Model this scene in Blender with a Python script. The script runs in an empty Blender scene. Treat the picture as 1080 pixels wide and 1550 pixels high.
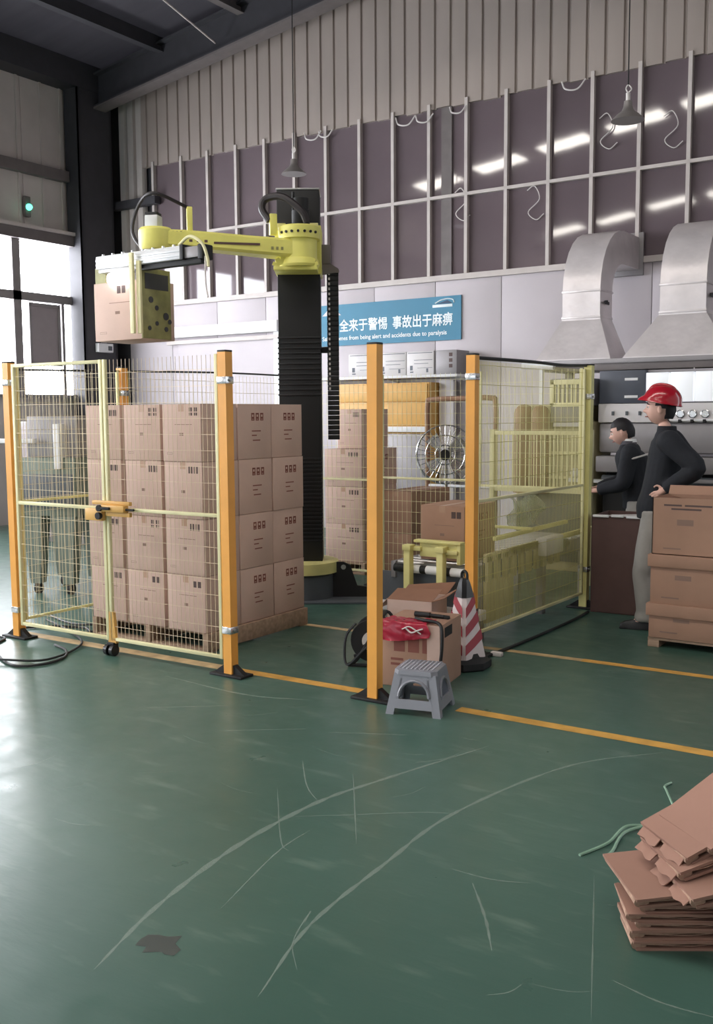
import bpy, bmesh, math, random
from mathutils import Vector as V, Matrix as M
random.seed(7)
SC = bpy.context.scene; COL = SC.collection
PI = math.pi; R = math.radians
# ------------------------------------------------------------------ camera
PITCH, ROLL, YAW, EYE = -0.0985, -0.0066, -0.594, 1.62
f0 = V((math.sin(YAW), math.cos(YAW), 0)); r0 = V((math.cos(YAW), -math.sin(YAW), 0)); u0 = V((0, 0, 1))
F_ = f0*math.cos(PITCH)+u0*math.sin(PITCH); U_ = -f0*math.sin(PITCH)+u0*math.cos(PITCH)
r_ = r0*math.cos(ROLL)+U_*math.sin(ROLL); u_ = -r0*math.sin(ROLL)+U_*math.cos(ROLL)
cd = bpy.data.cameras.new('camera'); cam = bpy.data.objects.new('camera', cd); COL.objects.link(cam)
cd.sensor_fit = 'VERTICAL'; cd.sensor_height = 36; cd.lens = 36*1500/1550; cd.clip_end = 200
cam.matrix_world = M(((r_.x, u_.x, -F_.x, 0), (r_.y, u_.y, -F_.y, 0), (r_.z, u_.z, -F_.z, EYE), (0, 0, 0, 1)))
SC.camera = cam
# ------------------------------------------------------------------ light and exposure
SKY = 2.8          # grey daylight coming through the open loading side behind the camera
PANE = 17.0         # daylit window panes
SKYLIGHT = 24.0    # daylit roof lights
w = bpy.data.worlds.new('world'); SC.world = w; w.use_nodes = True
w.node_tree.nodes['Background'].inputs[0].default_value = (0.86, 0.93, 1.0, 1)
w.node_tree.nodes['Background'].inputs[1].default_value = SKY
SC.view_settings.view_transform = 'Standard'; SC.view_settings.look = 'None'
SC.view_settings.gamma = 1; SC.view_settings.use_curve_mapping = False
SC.view_settings.exposure = 0.0
SC.cycles.max_bounces = 8; SC.cycles.diffuse_bounces = 4; SC.cycles.transparent_max_bounces = 16
SC.cycles.sample_clamp_indirect = 6

# ------------------------------------------------------------------ materials
def lin(c):
    if isinstance(c, str):
        c = [int(c[i:i+2], 16)/255 for i in (0, 2, 4)]
    return tuple((x/12.92 if x <= .04045 else ((x+.055)/1.055)**2.4) for x in c)+(1,)
MATS = {}
def mat(name, col, rough=.6, metal=0, var=.12, scale=6, bump=0, bscale=40, emit=0, trans=0, alpha=1, coat=0, stretch=None, spec=None):
    if name in MATS: return MATS[name]
    m = bpy.data.materials.new(name); m.use_nodes = True; nt = m.node_tree; N = nt.nodes; L = nt.links
    p = N['Principled BSDF']; c = lin(col)
    tc = N.new('ShaderNodeTexCoord'); mp = N.new('ShaderNodeMapping'); L.new(tc.outputs['Object'], mp.inputs[0])
    if stretch: mp.inputs['Scale'].default_value = stretch
    if var:
        n = N.new('ShaderNodeTexNoise'); n.inputs['Scale'].default_value = scale; n.inputs['Detail'].default_value = 4
        L.new(mp.outputs[0], n.inputs[0])
        mr = N.new('ShaderNodeMapRange'); mr.inputs[1].default_value = .3; mr.inputs[2].default_value = .7
        mr.inputs[3].default_value = 1-var; mr.inputs[4].default_value = 1+var; L.new(n.outputs[0], mr.inputs[0])
        mx = N.new('ShaderNodeMix'); mx.data_type = 'RGBA'; mx.blend_type = 'MULTIPLY'; mx.inputs[0].default_value = 1
        mx.inputs[6].default_value = c; L.new(mr.outputs[0], mx.inputs[7]); L.new(mx.outputs[2], p.inputs['Base Color'])
    else: p.inputs['Base Color'].default_value = c
    p.inputs['Roughness'].default_value = rough; p.inputs['Metallic'].default_value = metal
    if spec is not None: p.inputs['Specular IOR Level'].default_value = spec
    if coat: p.inputs['Coat Weight'].default_value = coat; p.inputs['Coat Roughness'].default_value = .15
    if emit: p.inputs['Emission Color'].default_value = c; p.inputs['Emission Strength'].default_value = emit
    if trans: p.inputs['Transmission Weight'].default_value = trans
    if alpha < 1: p.inputs['Alpha'].default_value = alpha
    if bump:
        n2 = N.new('ShaderNodeTexNoise'); n2.inputs['Scale'].default_value = bscale; n2.inputs['Detail'].default_value = 3
        L.new(mp.outputs[0], n2.inputs[0]); b = N.new('ShaderNodeBump'); b.inputs['Strength'].default_value = bump
        b.inputs['Distance'].default_value = .02; L.new(n2.outputs[0], b.inputs['Height']); L.new(b.outputs[0], p.inputs['Normal'])
    MATS[name] = m; return m

def floor_mat():
    m = bpy.data.materials.new('green_epoxy'); m.use_nodes = True; nt = m.node_tree; N = nt.nodes; L = nt.links
    p = N['Principled BSDF']; tc = N.new('ShaderNodeTexCoord')
    def noise(s, d=5, sc=None):
        n = N.new('ShaderNodeTexNoise'); n.inputs['Scale'].default_value = s; n.inputs['Detail'].default_value = d
        if sc:
            mp = N.new('ShaderNodeMapping'); mp.inputs['Scale'].default_value = sc; mp.inputs['Rotation'].default_value = (0, 0, .5)
            L.new(tc.outputs['Object'], mp.inputs[0]); L.new(mp.outputs[0], n.inputs[0])
        else: L.new(tc.outputs['Object'], n.inputs[0])
        return n
    a = noise(.7); b = noise(7, 6); d = noise(3, 6, (1, 3.5, 1))
    cr = N.new('ShaderNodeValToRGB'); cr.color_ramp.elements[0].position = .3; cr.color_ramp.elements[0].color = lin('3b594f')
    cr.color_ramp.elements[1].position = .75; cr.color_ramp.elements[1].color = lin('4d6a60'); L.new(a.outputs[0], cr.inputs[0])
    sc = N.new('ShaderNodeValToRGB'); sc.color_ramp.elements[0].position = .58; sc.color_ramp.elements[0].color = (0, 0, 0, 1)
    sc.color_ramp.elements[1].position = .85; sc.color_ramp.elements[1].color = (.45, .45, .45, 1); L.new(d.outputs[0], sc.inputs[0])
    mx = N.new('ShaderNodeMix'); mx.data_type = 'RGBA'; L.new(sc.outputs[0], mx.inputs[0]); L.new(cr.outputs[0], mx.inputs[6])
    mx.inputs[7].default_value = lin('8ea093'); L.new(mx.outputs[2], p.inputs['Base Color'])
    mr = N.new('ShaderNodeMapRange'); mr.inputs[3].default_value = .2; mr.inputs[4].default_value = .46
    L.new(b.outputs[0], mr.inputs[0]); L.new(mr.outputs[0], p.inputs['Roughness'])
    bp = N.new('ShaderNodeBump'); bp.inputs['Strength'].default_value = .12; bp.inputs['Distance'].default_value = .02
    L.new(d.outputs[0], bp.inputs['Height']); L.new(bp.outputs[0], p.inputs['Normal'])
    MATS['floor'] = m; return m
floor_mat()
mat('orange', 'f0aa4e', .45, var=.06); mat('yellow', 'ded792', .5, var=.06); mat('robot', 'ece67e', .45, var=.06)
mat('cream', 'e2dcae', .5, var=.06); mat('wire', 'dccfae', .5, var=0); mat('wireyellow', 'd2c983', .5, var=0); mat('wirepale', 'd6c4a8', .5, var=0)
mat('black', '141416', .6, var=.1); mat('blackgloss', '17171a', .3, var=.1); mat('rubber', '222326', .75, var=.1)
mat('charcoal', '565b61', .5, var=.1); mat('steel', 'a8a7a6', .38, .8, var=.08); mat('chrome', 'd8d8da', .25, .9, var=.05)
mat('alu', 'd5d7da', .35, .3, var=.05); mat('galv', 'e2dbdc', .36, .3, var=.1, scale=3, bump=.7, bscale=4)
mat('kraft', 'ceb2a5', .8, var=.06, scale=4, bump=.05, bscale=60); mat('kraftB', 'a98571', .8, var=.07, scale=4)
mat('kraftC', '9f7c6e', .9, var=.07, scale=3, bump=.15, bscale=8, spec=.12); mat('kraftin', '8a6552', .85, var=.08)
mat('corrugated_edge', 'b0917f', .95, var=.22, scale=45, spec=.1); mat('ink', '5a4a48', .8, var=.1); mat('inkred', '865248', .8, var=.1)
mat('inkgrey', '8e7468', .85, var=0)
mat('tape', 'b5937c', .35, var=.04); mat('wood', 'a98f7b', .8, var=.2, scale=3, stretch=(1, 12, 12)); mat('film', 'c9b7a2', .3, var=.05, alpha=.55)
mat('wallwhite', 'c8c1c6', .6, var=.04, scale=1.5); mat('cladding', 'a2968f', .55, .1, var=.07, scale=2, stretch=(1, 1, .15))
mat('cladleft', 'c6beba', .6, .1, var=.08, scale=2); mat('darksteel', '3a393e', .6, var=.1); mat('steelbeam', '6a6362', .55, var=.1)
mat('roofsheet', '565358', .7, var=.12, scale=2, stretch=(.2, 3, 1)); mat('mullion', 'c6bdb9', .5, var=.05)
mat('glass', '6c6065', .045, var=.1, scale=.8, bump=.02, bscale=1.6, spec=.6)
mat('pane', 'f6f9ff', .4, var=0, emit=PANE); mat('skylight', 'fff8ee', .4, var=0, emit=SKYLIGHT)
mat('winframe', '8b8585', .5, var=.06); mat('sashgrey', '9a9092', .5, var=.05)
mat('banner', '2f7fa0', .5, var=.1, scale=1.2); mat('white', 'e8e8ea', .5, var=.03); mat('letter', 'eaf4f8', .5, var=0, emit=.0)
mat('navy', '123a5c', .5, var=0)
mat('cabyellow', 'd9a95c', .5, var=.05); mat('greyplastic', '85868f', .35, var=.06, coat=.2); mat('greydark', '4a4b54', .5, var=.08)
mat('redbag', 'd63d58', .22, var=.1, coat=.4); mat('red', 'b0172b', .22, var=.04, coat=.6); mat('conered', '9e2b3a', .4, var=.08)
mat('conewhite', 'dccfd0', .4, var=.05); mat('jacket', '1b1e26', .85, var=.15, bump=.3, bscale=14); mat('jacketgrey', '55525a', .85, var=.08)
mat('trousers', '96938f', .85, var=.1, bump=.5, bscale=9); mat('skin', 'dcb0a1', .5, var=.05); mat('hair', '17131a', .6, var=.2, scale=40)
mat('lip', '9c5a54', .5, var=0); mat('eyewhite', 'e6e0dc', .3, var=0); mat('shoe', '1f2124', .5, var=.1)
mat('darkbrown', '5c4440', .75, var=.1); mat('bluegrey', '4e535f', .45, var=.06); mat('machinegrey', '8e8a8c', .45, .2, var=.06)
mat('machinewhite', 'd3cfd0', .4, var=.04); mat('brownframe', '8d6a52', .55, var=.08); mat('litpanel', 'eef1f6', .4, var=0, emit=.42)
mat('machinegreen', '6f7a70', .55, var=.1); mat('plasticfilm', 'a9b5a4', .2, var=.1, alpha=.5, bump=.5, bscale=9)
mat('beige', 'b8ad88', .55, var=.06); mat('strap', '8fb09a', .45, var=.05); mat('linepaint', 'c89a4c', .6, var=.2, scale=9)
mat('lineworn', 'b9a178', .65, var=.25, scale=9); mat('scuff', 'a9b8ad', .6, var=0, alpha=.3); mat('stain', '4a4c47', .7, var=.2, alpha=.7)
mat('cable', '25272a', .5, var=.1); mat('hose', '2b2528', .5, var=.1); mat('greenlamp', '58ffc0', .4, var=0, emit=4)
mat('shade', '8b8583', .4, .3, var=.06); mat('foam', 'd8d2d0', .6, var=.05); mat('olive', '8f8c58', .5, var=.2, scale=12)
mat('whitelamp', 'ffffff', .4, var=0, emit=9)

# ------------------------------------------------------------------ mesh helpers
def B(): return bmesh.new()
def rot(rz): return M.Rotation(rz, 4, 'Z')
def box(bm, c, s, rz=0, bev=0, Rm=None, seg=2):
    mt = M.Translation(V(c)) @ (Rm.to_4x4() if Rm is not None else rot(rz)) @ M.Diagonal((s[0], s[1], s[2], 1))
    r = bmesh.ops.create_cube(bm, size=1, matrix=mt)
    if bev:
        e = {e for v in r['verts'] for e in v.link_edges}
        bmesh.ops.bevel(bm, geom=list(e), offset=bev, segments=seg, affect='EDGES', profile=.5)
    return bm
def bx(bm, x0, x1, y0, y1, z0, z1, bev=0):
    return box(bm, ((x0+x1)/2, (y0+y1)/2, (z0+z1)/2), (x1-x0, y1-y0, z1-z0), bev=bev)
def frame_to(d):
    d = V(d).normalized(); a = V((0, 0, 1)) if abs(d.z) < .95 else V((1, 0, 0))
    x = a.cross(d).normalized(); y = d.cross(x); return x, y, d
def bar(bm, p0, p1, w, h=None):
    p0 = V(p0); p1 = V(p1); x, y, d = frame_to(p1-p0); h = h or w
    mm = M((x, y, d)).transposed()
    return box(bm, (p0+p1)/2, (w, h, (p1-p0).length), Rm=mm)
def cyl(bm, p0, p1, r, r2=None, seg=16):
    p0 = V(p0); p1 = V(p1); x, y, d = frame_to(p1-p0)
    mm = M.Translation((p0+p1)/2) @ M((x, y, d)).transposed().to_4x4()
    bmesh.ops.create_cone(bm, cap_ends=True, segments=seg, radius1=r, radius2=r if r2 is None else r2, depth=(p1-p0).length, matrix=mm)
    return bm
def smooth_path(pts, n=6):
    pts = [V(p) for p in pts]; out = []
    P = [pts[0]*2-pts[1]]+pts+[pts[-1]*2-pts[-2]]
    for i in range(1, len(P)-2):
        a, b, c, d = P[i-1:i+3]
        for k in range(n):
            t = k/n
            out.append(.5*((2*b)+(c-a)*t+(2*a-5*b+4*c-d)*t*t+(3*b-a-3*c+d)*t**3))
    out.append(pts[-1]); return out
def tube(bm, pts, r, seg=8, n=6):
    pts = smooth_path(pts, n) if n else [V(p) for p in pts]
    rings = []; px = None
    for i, p in enumerate(pts):
        d = (pts[min(i+1, len(pts)-1)]-pts[max(i-1, 0)]).normalized()
        if px is None: x, y, _ = frame_to(d)
        else:
            x = (px-d*px.dot(d)).normalized(); y = d.cross(x)
        px = x; rr = r[min(i*len(r)//len(pts), len(r)-1)] if isinstance(r, (list, tuple)) else r
        rings.append([bm.verts.new(p+(x*math.cos(2*PI*k/seg)+y*math.sin(2*PI*k/seg))*rr) for k in range(seg)])
    for a, b in zip(rings, rings[1:]):
        for k in range(seg): bm.faces.new((a[k], a[(k+1) % seg], b[(k+1) % seg], b[k]))
    bm.faces.new(rings[0][::-1]); bm.faces.new(rings[-1]); return bm
def lathe(bm, prof, seg=24, c=(0, 0, 0), Rm=None):
    c = V(c); rings = []
    for r, z in prof:
        ring = []
        for k in range(seg):
            p = V((r*math.cos(2*PI*k/seg), r*math.sin(2*PI*k/seg), z))
            if Rm is not None: p = Rm @ p
            ring.append(bm.verts.new(c+p))
        rings.append(ring)
    for a, b in zip(rings, rings[1:]):
        for k in range(seg): bm.faces.new((a[k], a[(k+1) % seg], b[(k+1) % seg], b[k]))
    bm.faces.new(rings[0][::-1]); bm.faces.new(rings[-1]); return bm
def loft(bm, rings, cap=True):
    vs = [[bm.verts.new(V(p)) for p in r] for r in rings]; n = len(vs[0])
    for a, b in zip(vs, vs[1:]):
        for k in range(n): bm.faces.new((a[k], a[(k+1) % n], b[(k+1) % n], b[k]))
    if cap: bm.faces.new(vs[0][::-1]); bm.faces.new(vs[-1])
    return bm
def prism(bm, poly, off):
    off = V(off); return loft(bm, [[V(p) for p in poly], [V(p)+off for p in poly]])
def quad(bm, a, b, c, d):
    return bm.faces.new([bm.verts.new(V(p)) for p in (a, b, c, d)])
def me_from(bm, name, m, ang=35):
    bmesh.ops.recalc_face_normals(bm, faces=bm.faces)
    me = bpy.data.meshes.new(name); bm.to_mesh(me); bm.free()
    for mm in (m if isinstance(m, (list, tuple)) else [m]): me.materials.append(MATS[mm])
    me.polygons.foreach_set('use_smooth', [True]*len(me.polygons))
    me.set_sharp_from_angle(angle=R(ang)); return me
def ob(name, bm, m, parent=None, loc=None, ang=35, world=False, label=None):
    if world and parent is not None:
        bmesh.ops.transform(bm, matrix=parent.matrix_basis.inverted(), verts=bm.verts)
    me = bm if isinstance(bm, bpy.types.Mesh) else me_from(bm, name, m, ang)
    o = bpy.data.objects.new(name, me); COL.objects.link(o)
    if parent is not None: o.parent = parent
    if loc is not None: o.location = loc
    if label: o['label'] = label
    return o
def tag(o, label, cat, group=None, kind=None):
    o['label'] = label; o['category'] = cat
    if group: o['group'] = group
    if kind: o['kind'] = kind
    return o
def thing(name, label, cat, loc=(0, 0, 0), rz=0, group=None):
    o = bpy.data.objects.new(name, None); COL.objects.link(o); o.location = loc; o.rotation_euler = (0, 0, rz)
    o.matrix_basis = M.Translation(V(loc)) @ rot(rz)
    o.empty_display_size = .1; return tag(o, label, cat, group)
def solo(name, bm, m, label, cat, group=None, loc=None, ang=35):
    """one-mesh thing built in world coordinates, origin moved to its base"""
    if loc is None:
        xs = [v.co for v in bm.verts]; mn = [min(v[i] for v in xs) for i in range(3)]; mx = [max(v[i] for v in xs) for i in range(3)]
        loc = ((mn[0]+mx[0])/2, (mn[1]+mx[1])/2, mn[2])
    bmesh.ops.translate(bm, vec=-V(loc), verts=bm.verts)
    return tag(ob(name, bm, m, loc=loc, ang=ang), label, cat, group)
def struct(name, bm, m, parent=None, ang=35):
    o = ob(name, bm, m, parent, ang=ang)
    if parent is None: o['kind'] = 'structure'
    return o
def copy_tree(o, loc=None, rz=None, label=None, parent=None):
    c = o.copy(); COL.objects.link(c)
    if parent is not None: c.parent = parent
    if loc is not None: c.location = loc
    if rz is not None: c.rotation_euler = (0, 0, rz)
    if label: c['label'] = label
    for ch in list(o.children): copy_tree(ch, parent=c)
    return c
def text_mesh(s, size, extrude=.002, bold=0, align='LEFT'):
    cu = bpy.data.curves.new('lettering', 'FONT'); cu.body = s; cu.size = size; cu.extrude = extrude; cu.offset = bold
    cu.align_x = align; cu.resolution_u = 3
    o = bpy.data.objects.new('lettering_source', cu); COL.objects.link(o)
    dg = bpy.context.evaluated_depsgraph_get(); me = bpy.data.meshes.new_from_object(o.evaluated_get(dg))
    bpy.data.objects.remove(o); me.name = 'lettering'; me.materials.clear(); return me

# ================================================================== THE SETTING
YB, XL = 11.5, -12.6           # back wall plane, left wall plane
def roofz(x): return 6.98+.13*(x-XL)
fl = struct('floor', bx(B(), XL-.3, 9, -14, YB+.3, -.12, 0), 'floor')
# painted lines
def strip(bm, p, q, w, z=.0012):
    p = V((*p, z)); q = V((*q, z)); d = (q-p).normalized(); n = V((-d.y, d.x, 0))*w/2
    quad(bm, p-n, q-n, q+n, p+n)
for a, b, wd, mm in (((-6.2, 4.66), (-4.1, 4.70), .10, 'lineworn'), ((-4.1, 4.70), (-3.05, 4.73), .085, 'linepaint'),
                     ((-2.52, 4.72), (1.5, 4.76), .085, 'linepaint'), ((-5.0, 6.02), (-2.35, 6.12), .07, 'lineworn'), ((-2.35, 6.12), (1.5, 6.2), .075, 'linepaint')):
    bm = B(); strip(bm, a, b, wd); ob('painted_line', bm, mm, fl)
SCR = [([(-2.193, 1.848), (-2.316, 2.237), (-2.396, 2.73), (-2.391, 3.229), (-2.301, 3.603), (-2.099, 4.281)], .03),
       ([(-1.704, 2.012), (-1.817, 2.411), (-1.848, 2.891), (-1.855, 3.454), (-1.676, 4.206), (-1.354, 4.649)], .022),
       ([(-2.481, 2.991), (-2.224, 3.182), (-1.968, 3.381), (-1.775, 3.475)], .007), ([(-2.647, 3.284), (-2.296, 2.865), (-2.198, 2.792)], .007),
       ([(-1.835, 2.4), (-1.867, 2.479), (-1.80, 2.3), (-1.692, 2.178)], .006), ([(-1.521, 2.954), (-1.37, 2.755), (-1.264, 2.588)], .012),
       ([(-2.458, 3.598), (-2.02, 2.976)], .008), ([(-2.756, 3.61), (-2.537, 3.355), (-2.384, 3.234)], .009), ([(-1.193, 3.257), (-.884, 2.409)], .006),
       ([(-2.121, 2.313), (-2.235, 2.767), (-2.25, 3.0)], .008), ([(-2.9, 4.0), (-2.5, 4.2)], .01), ([(-3.4, 3.7), (-3.0, 4.0)], .01),
       ([(-4.4, 4.35), (-3.7, 4.3), (-3.3, 4.42)], .02), ([(-4.0, 3.8), (-3.6, 4.1)], .012)]
rs = random.Random(5)
for k in range(26):
    x = rs.uniform(-4.6, -.9); y = rs.uniform(2.3, 4.4); a = rs.uniform(-.3, 1.3); l = rs.uniform(.05, .3)
    SCR.append(([(x, y), (x+l*.5*math.cos(a)+.01, y+l*.5*math.sin(a)), (x+l*math.cos(a+.15), y+l*math.sin(a+.15))], rs.choice((.004, .006, .01))))
bm = B()
for pts, wd in SCR:
    P = smooth_path([(x, y, .0008) for x, y in pts], 10)
    for i in range(len(P)-1):
        d = (P[i+1]-P[i]).normalized(); n = V((-d.y, d.x, 0))
        w0, w1 = [wd*(.35+.65*abs(math.sin(j*.9+wd*300)))*math.sin(PI*j/(len(P)-1))**.5 / 2 for j in (i, i+1)]
        quad(bm, P[i]-n*w0, P[i+1]-n*w1, P[i+1]+n*w1, P[i]+n*w0)
o = ob('scuff_marks', bm, 'scuff', fl); o['kind'] = 'stuff'
bm = B(); bmesh.ops.create_circle(bm, cap_ends=True, segments=14, radius=.06, matrix=M.Translation((-2.13, 2.07, .0009)))
for v in bm.verts: v.co += V((random.uniform(-.02, .02), random.uniform(-.02, .02), 0))
ob('floor_stain', bm, 'stain', fl)

# ---- left wall
wl = struct('wall_left', bx(B(), XL-.25, XL-.05, -14, YB+.3, 0, 7.4), 'cladleft')
bm = B()
for y in range(-12, 23):
    pass
wz = (1.95, 4.25)
for k in range(30):                      # cladding sheets above the windows
    y1 = 10.62-k*.8
    if y1 < -13: break
    bm = B(); bx(bm, XL-.05, XL, y1-.795, y1, 4.3, 6.75)
    for j in (.05, .42): bx(bm, XL, XL+.02, y1-j-.04, y1-j, 4.42, 6.75)
    ob('cladding_sheet', bm, 'cladleft', wl)
for (y0, y1) in ((10.65, YB+.2),): 
    ob('cladding_sheet', bx(B(), XL-.05, XL, y0, y1, 0, 6.75), 'cladleft', wl)
ob('dado', bx(B(), XL-.05, XL, -13.5, 10.65, 0, wz[0]), 'cladleft', wl)
ob('girt', bx(B(), XL, XL+.12, -13.5, 10.6, 5.22, 5.38), 'steelbeam', wl)
ob('window_head_beam', bx(B(), XL, XL+.15, -13.5, 10.65, 4.24, 4.42), 'steelbeam', wl)
ob('window_head_rail', bx(B(), XL+.15, XL+.19, -13.5, 10.65, 4.40, 4.45), 'mullion', wl)
ob('eave_beam', bx(B(), XL-.05, XL+.35, -13.5, 11.3, 6.62, 7.0), 'darksteel', wl)
for k in range(7):
    y1 = 10.65-k*2.35; y0 = y1-2.15
    wn = struct('window_%d' % (k+1), bx(B(), XL-.06, XL+.06, y0-.1, y0, wz[0], wz[1]), 'winframe')
    ym = y1-1.05
    for (a, b, c, d) in ((y0, ym-.06, 3.47, wz[1]), (ym+.06, y1, 3.47, wz[1]), (y0, ym-.1, wz[0], 3.36), (ym+.1, y1, wz[0], 3.36)):
        ob('pane', bx(B(), XL-.04, XL-.03, a, b, c, d), 'pane', wn)
    ob('mullion', bx(B(), XL-.05, XL+.06, ym-.07, ym+.07, wz[0], wz[1]), 'winframe', wn)
    ob('transom', bx(B(), XL-.05, XL+.06, y0, y1, 3.35, 3.48), 'winframe', wn)
    ob('sill', bx(B(), XL-.05, XL+.1, y0, y1, wz[0]-.05, wz[0]), 'winframe', wn)
    if k == 0:
        ob('frame_bar', bx(B(), XL-.03, XL+.05, 10.42, 10.47, wz[0], 3.36), 'winframe', wn)
        bm = B(); bx(bm, XL+.0, XL+.04, 9.82, 10.36, 2.42, 3.3); o = ob('sash', bm, 'sashgrey', wn)
        bm = B()
        for (a, b, c, d) in ((9.8, 10.38, 3.28, 3.33), (9.8, 10.38, 2.39, 2.44), (9.8, 9.84, 2.4, 3.3), (10.34, 10.38, 2.4, 3.3)): bx(bm, XL-.01, XL+.06, a, b, c, d)
        ob('sash_frame', bm, 'winframe', o)
t = thing('emergency_lamp', 'small green glowing lamp on the left wall above the window', 'lamp', (XL+.03, 9.83, 4.72))
ob('housing', bx(B(), 0, .06, -.05, .05, -.14, .16, .01), 'steelbeam', t)
bm = B(); bmesh.ops.create_icosphere(bm, subdivisions=2, radius=.05, matrix=M.Translation((.08, 0, .0))); ob('green_lens', bm, 'greenlamp', t)

# ---- corner column
bm = B(); bx(bm, XL+.02, XL+.34, 10.62, 10.66, 0, 6.9); bx(bm, XL+.02, XL+.34, 11.24, 11.28, 0, 6.9); bx(bm, XL+.15, XL+.2, 10.66, 11.24, 0, 6.9); bx(bm, XL+.3, XL+.34, 10.62, 11.28, 0, 6.9)
struct('trim_1', bm, 'darksteel')
t = thing('junction_box', 'small white electrical box on the dark corner column', 'box', (XL+.34, 10.95, 2.62))
ob('enclosure', bx(B(), 0, .09, -.14, .16, 0, .14, .01), 'white', t); ob('conduit', bx(B(), 0, .05, -.02, .06, .14, .26, .005), 'machinegrey', t); ob('breaker_window', bx(B(), .088, .094, .05, .13, .03, .10), 'charcoal', t)
# ---- back wall
wb = struct('wall_back', bx(B(), XL-.1, 4, YB+.06, YB+.2, 0, 9), 'darksteel')
for i in range(18):                      # white sandwich panels below the glazing
    x0 = -12.2+i*.95
    if x0 > 2: break
    ob('wall_panel', bx(B(), x0+.004, x0+.946, YB, YB+.06, 0, 3.33, .004), 'wallwhite', wb)
ob('sill_trim', bx(B(), -12.2, 3, YB-.05, YB+.02, 3.33, 3.40), 'mullion', wb)
for i in range(58):                      # profiled cladding above the glazing
    x0 = -12.1+i*.225
    bm = B(); z0 = 5.50+random.uniform(-.015, .015); zt = roofz(x0)-.3
    prism(bm, [(x0, YB-.012, z0), (x0+.012, YB-.035, z0), (x0+.10, YB-.04, z0), (x0+.195, YB-.035, z0), (x0+.207, YB-.012, z0), (x0+.224, YB-.012, z0), (x0+.224, YB+.03, z0), (x0, YB+.03, z0)], (0, 0, zt-z0))
    ob('cladding_sheet', bm, 'cladding', wb)
for i in range(3):
    x0 = XL+.3+i*.19
    ob('cladding_sheet', prism(B(), [(x0, YB, 3.4), (x0+.03, YB-.05, 3.4), (x0+.14, YB-.05, 3.4), (x0+.17, YB, 3.4), (x0+.17, YB+.03, 3.4), (x0, YB+.03, 3.4)], (0, 0, 3.2)), 'cladleft', wb)
ob('girt', bx(B(), XL+.2, -11.4, YB-.16, YB-.04, 4.9, 5.02), 'darksteel', wb)
MX = [-11.54, -10.94, -10.4, -9.84, -9.3, -8.76, -8.21, -7.65, -7.12, -6.57, -6.03, -5.48, -4.92, -4.38, -3.82, -3.26, -2.7, -2.14, -1.6, -1.05, -.5]
for i, x in enumerate(MX):
    ob('mullion', bx(B(), x-.022, x+.022, YB-.06, YB+.02, 3.40, 5.56), 'mullion', wb)
    if i < len(MX)-1:
        x1 = MX[i+1]
        for (a, b) in ((3.40, 4.365), (4.405, 5.56)):
            bm = B(); tl = random.uniform(-.0012, .0012)
            box(bm, ((x+x1)/2, YB+.01, (a+b)/2), (x1-x-.03, .012, b-a), Rm=M.Rotation(tl, 3, 'Z') @ M.Rotation(random.uniform(-.001, .001), 3, 'X'))
            ob('glass_pane', bm, 'glass', wb)
ob('mid_transom', bx(B(), -10.4, .0, YB-.06, YB+.0, 4.365, 4.405), 'mullion', wb)
ob('column_flange', bx(B(), -6.40, -6.25, YB-.025, YB+.03, 3.4, 5.5), 'steelbeam', wb)
# door frame in the white wall on the left
dr = struct('door_1', bx(B(), -11.1, -9.16, YB-.03, YB-.005, 0, 2.72), 'wallwhite')
ob('head_track', bx(B(), -11.6, -9.05, YB-.13, YB-.02, 2.82, 2.98), 'white', dr)
ob('jamb', bx(B(), -9.16, -9.06, YB-.07, YB, 0, 2.82), 'white', dr)
ob('head_trim', bx(B(), -11.3, -9.06, YB-.08, YB, 2.72, 2.78), 'mullion', dr)
# ---- roof
bm = B(); quad(bm, (XL-.3, -14, roofz(XL-.3)), (9, -14, roofz(9)), (9, YB+.3, roofz(9)), (XL-.3, YB+.3, roofz(XL-.3)))
bmesh.ops.solidify(bm, geom=bm.faces[:], thickness=-.06)
rf = struct('ceiling', bm, 'roofsheet')
for k in range(14):
    x = -12.48+k*1.556; z = roofz(x)-.13
    bm = B(); bx(bm, x-.035, x+.035, -13.9, YB, z-.11, z+.11); bx(bm, x-.035, x+.09, -13.9, YB, z-.115, z-.10); ob('purlin', bm, 'steelbeam' if k > 1 else 'darksteel', rf)
sl = math.atan(.13)
for y in (11.05, 5.2, -1.0, -8.5):
    bm = B(); x0, x1 = XL+.3, 8.8; L = (x1-x0)/math.cos(sl); Rm = M.Rotation(-sl, 3, 'Y')
    for dz, hh, ww in ((-.62, .03, .22), (-.38, .5, .03), (-.14, .03, .22)):
        xm = (x0+x1)/2; box(bm, (xm, y, roofz(xm)+dz), (L, ww, hh), Rm=Rm)
    ob('rafter', bm, 'darksteel', rf)
    if y > 11: ob('rafter_flange', box(B(), ((x0+x1)/2, y-.0, roofz((x0+x1)/2)-.65), (L, .24, .03), Rm=Rm), 'steelbeam', rf)  # extra lower flange in lighter steel, its lit look put into the colour
for k in range(9):                       # daylit roof lights in two bays
    for (yc, dx, kk) in ((2.1, -12.32, 1.556), (-5.6, -12.32, 1.556)):
        x = dx+k*kk+.62
        bm = B(); box(bm, (x, yc, roofz(x)-.075), (1.15, .62, .02), Rm=M.Rotation(-sl, 3, 'Y')); ob('roof_light', bm, 'skylight', rf)
bm = B(); cyl(bm, (-9.4, 8.4, roofz(-9.4)-.2), (-9.7, 10.9, roofz(-9.7)-.55), .012); ob('brace_rod', bm, 'mullion', rf)
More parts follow.
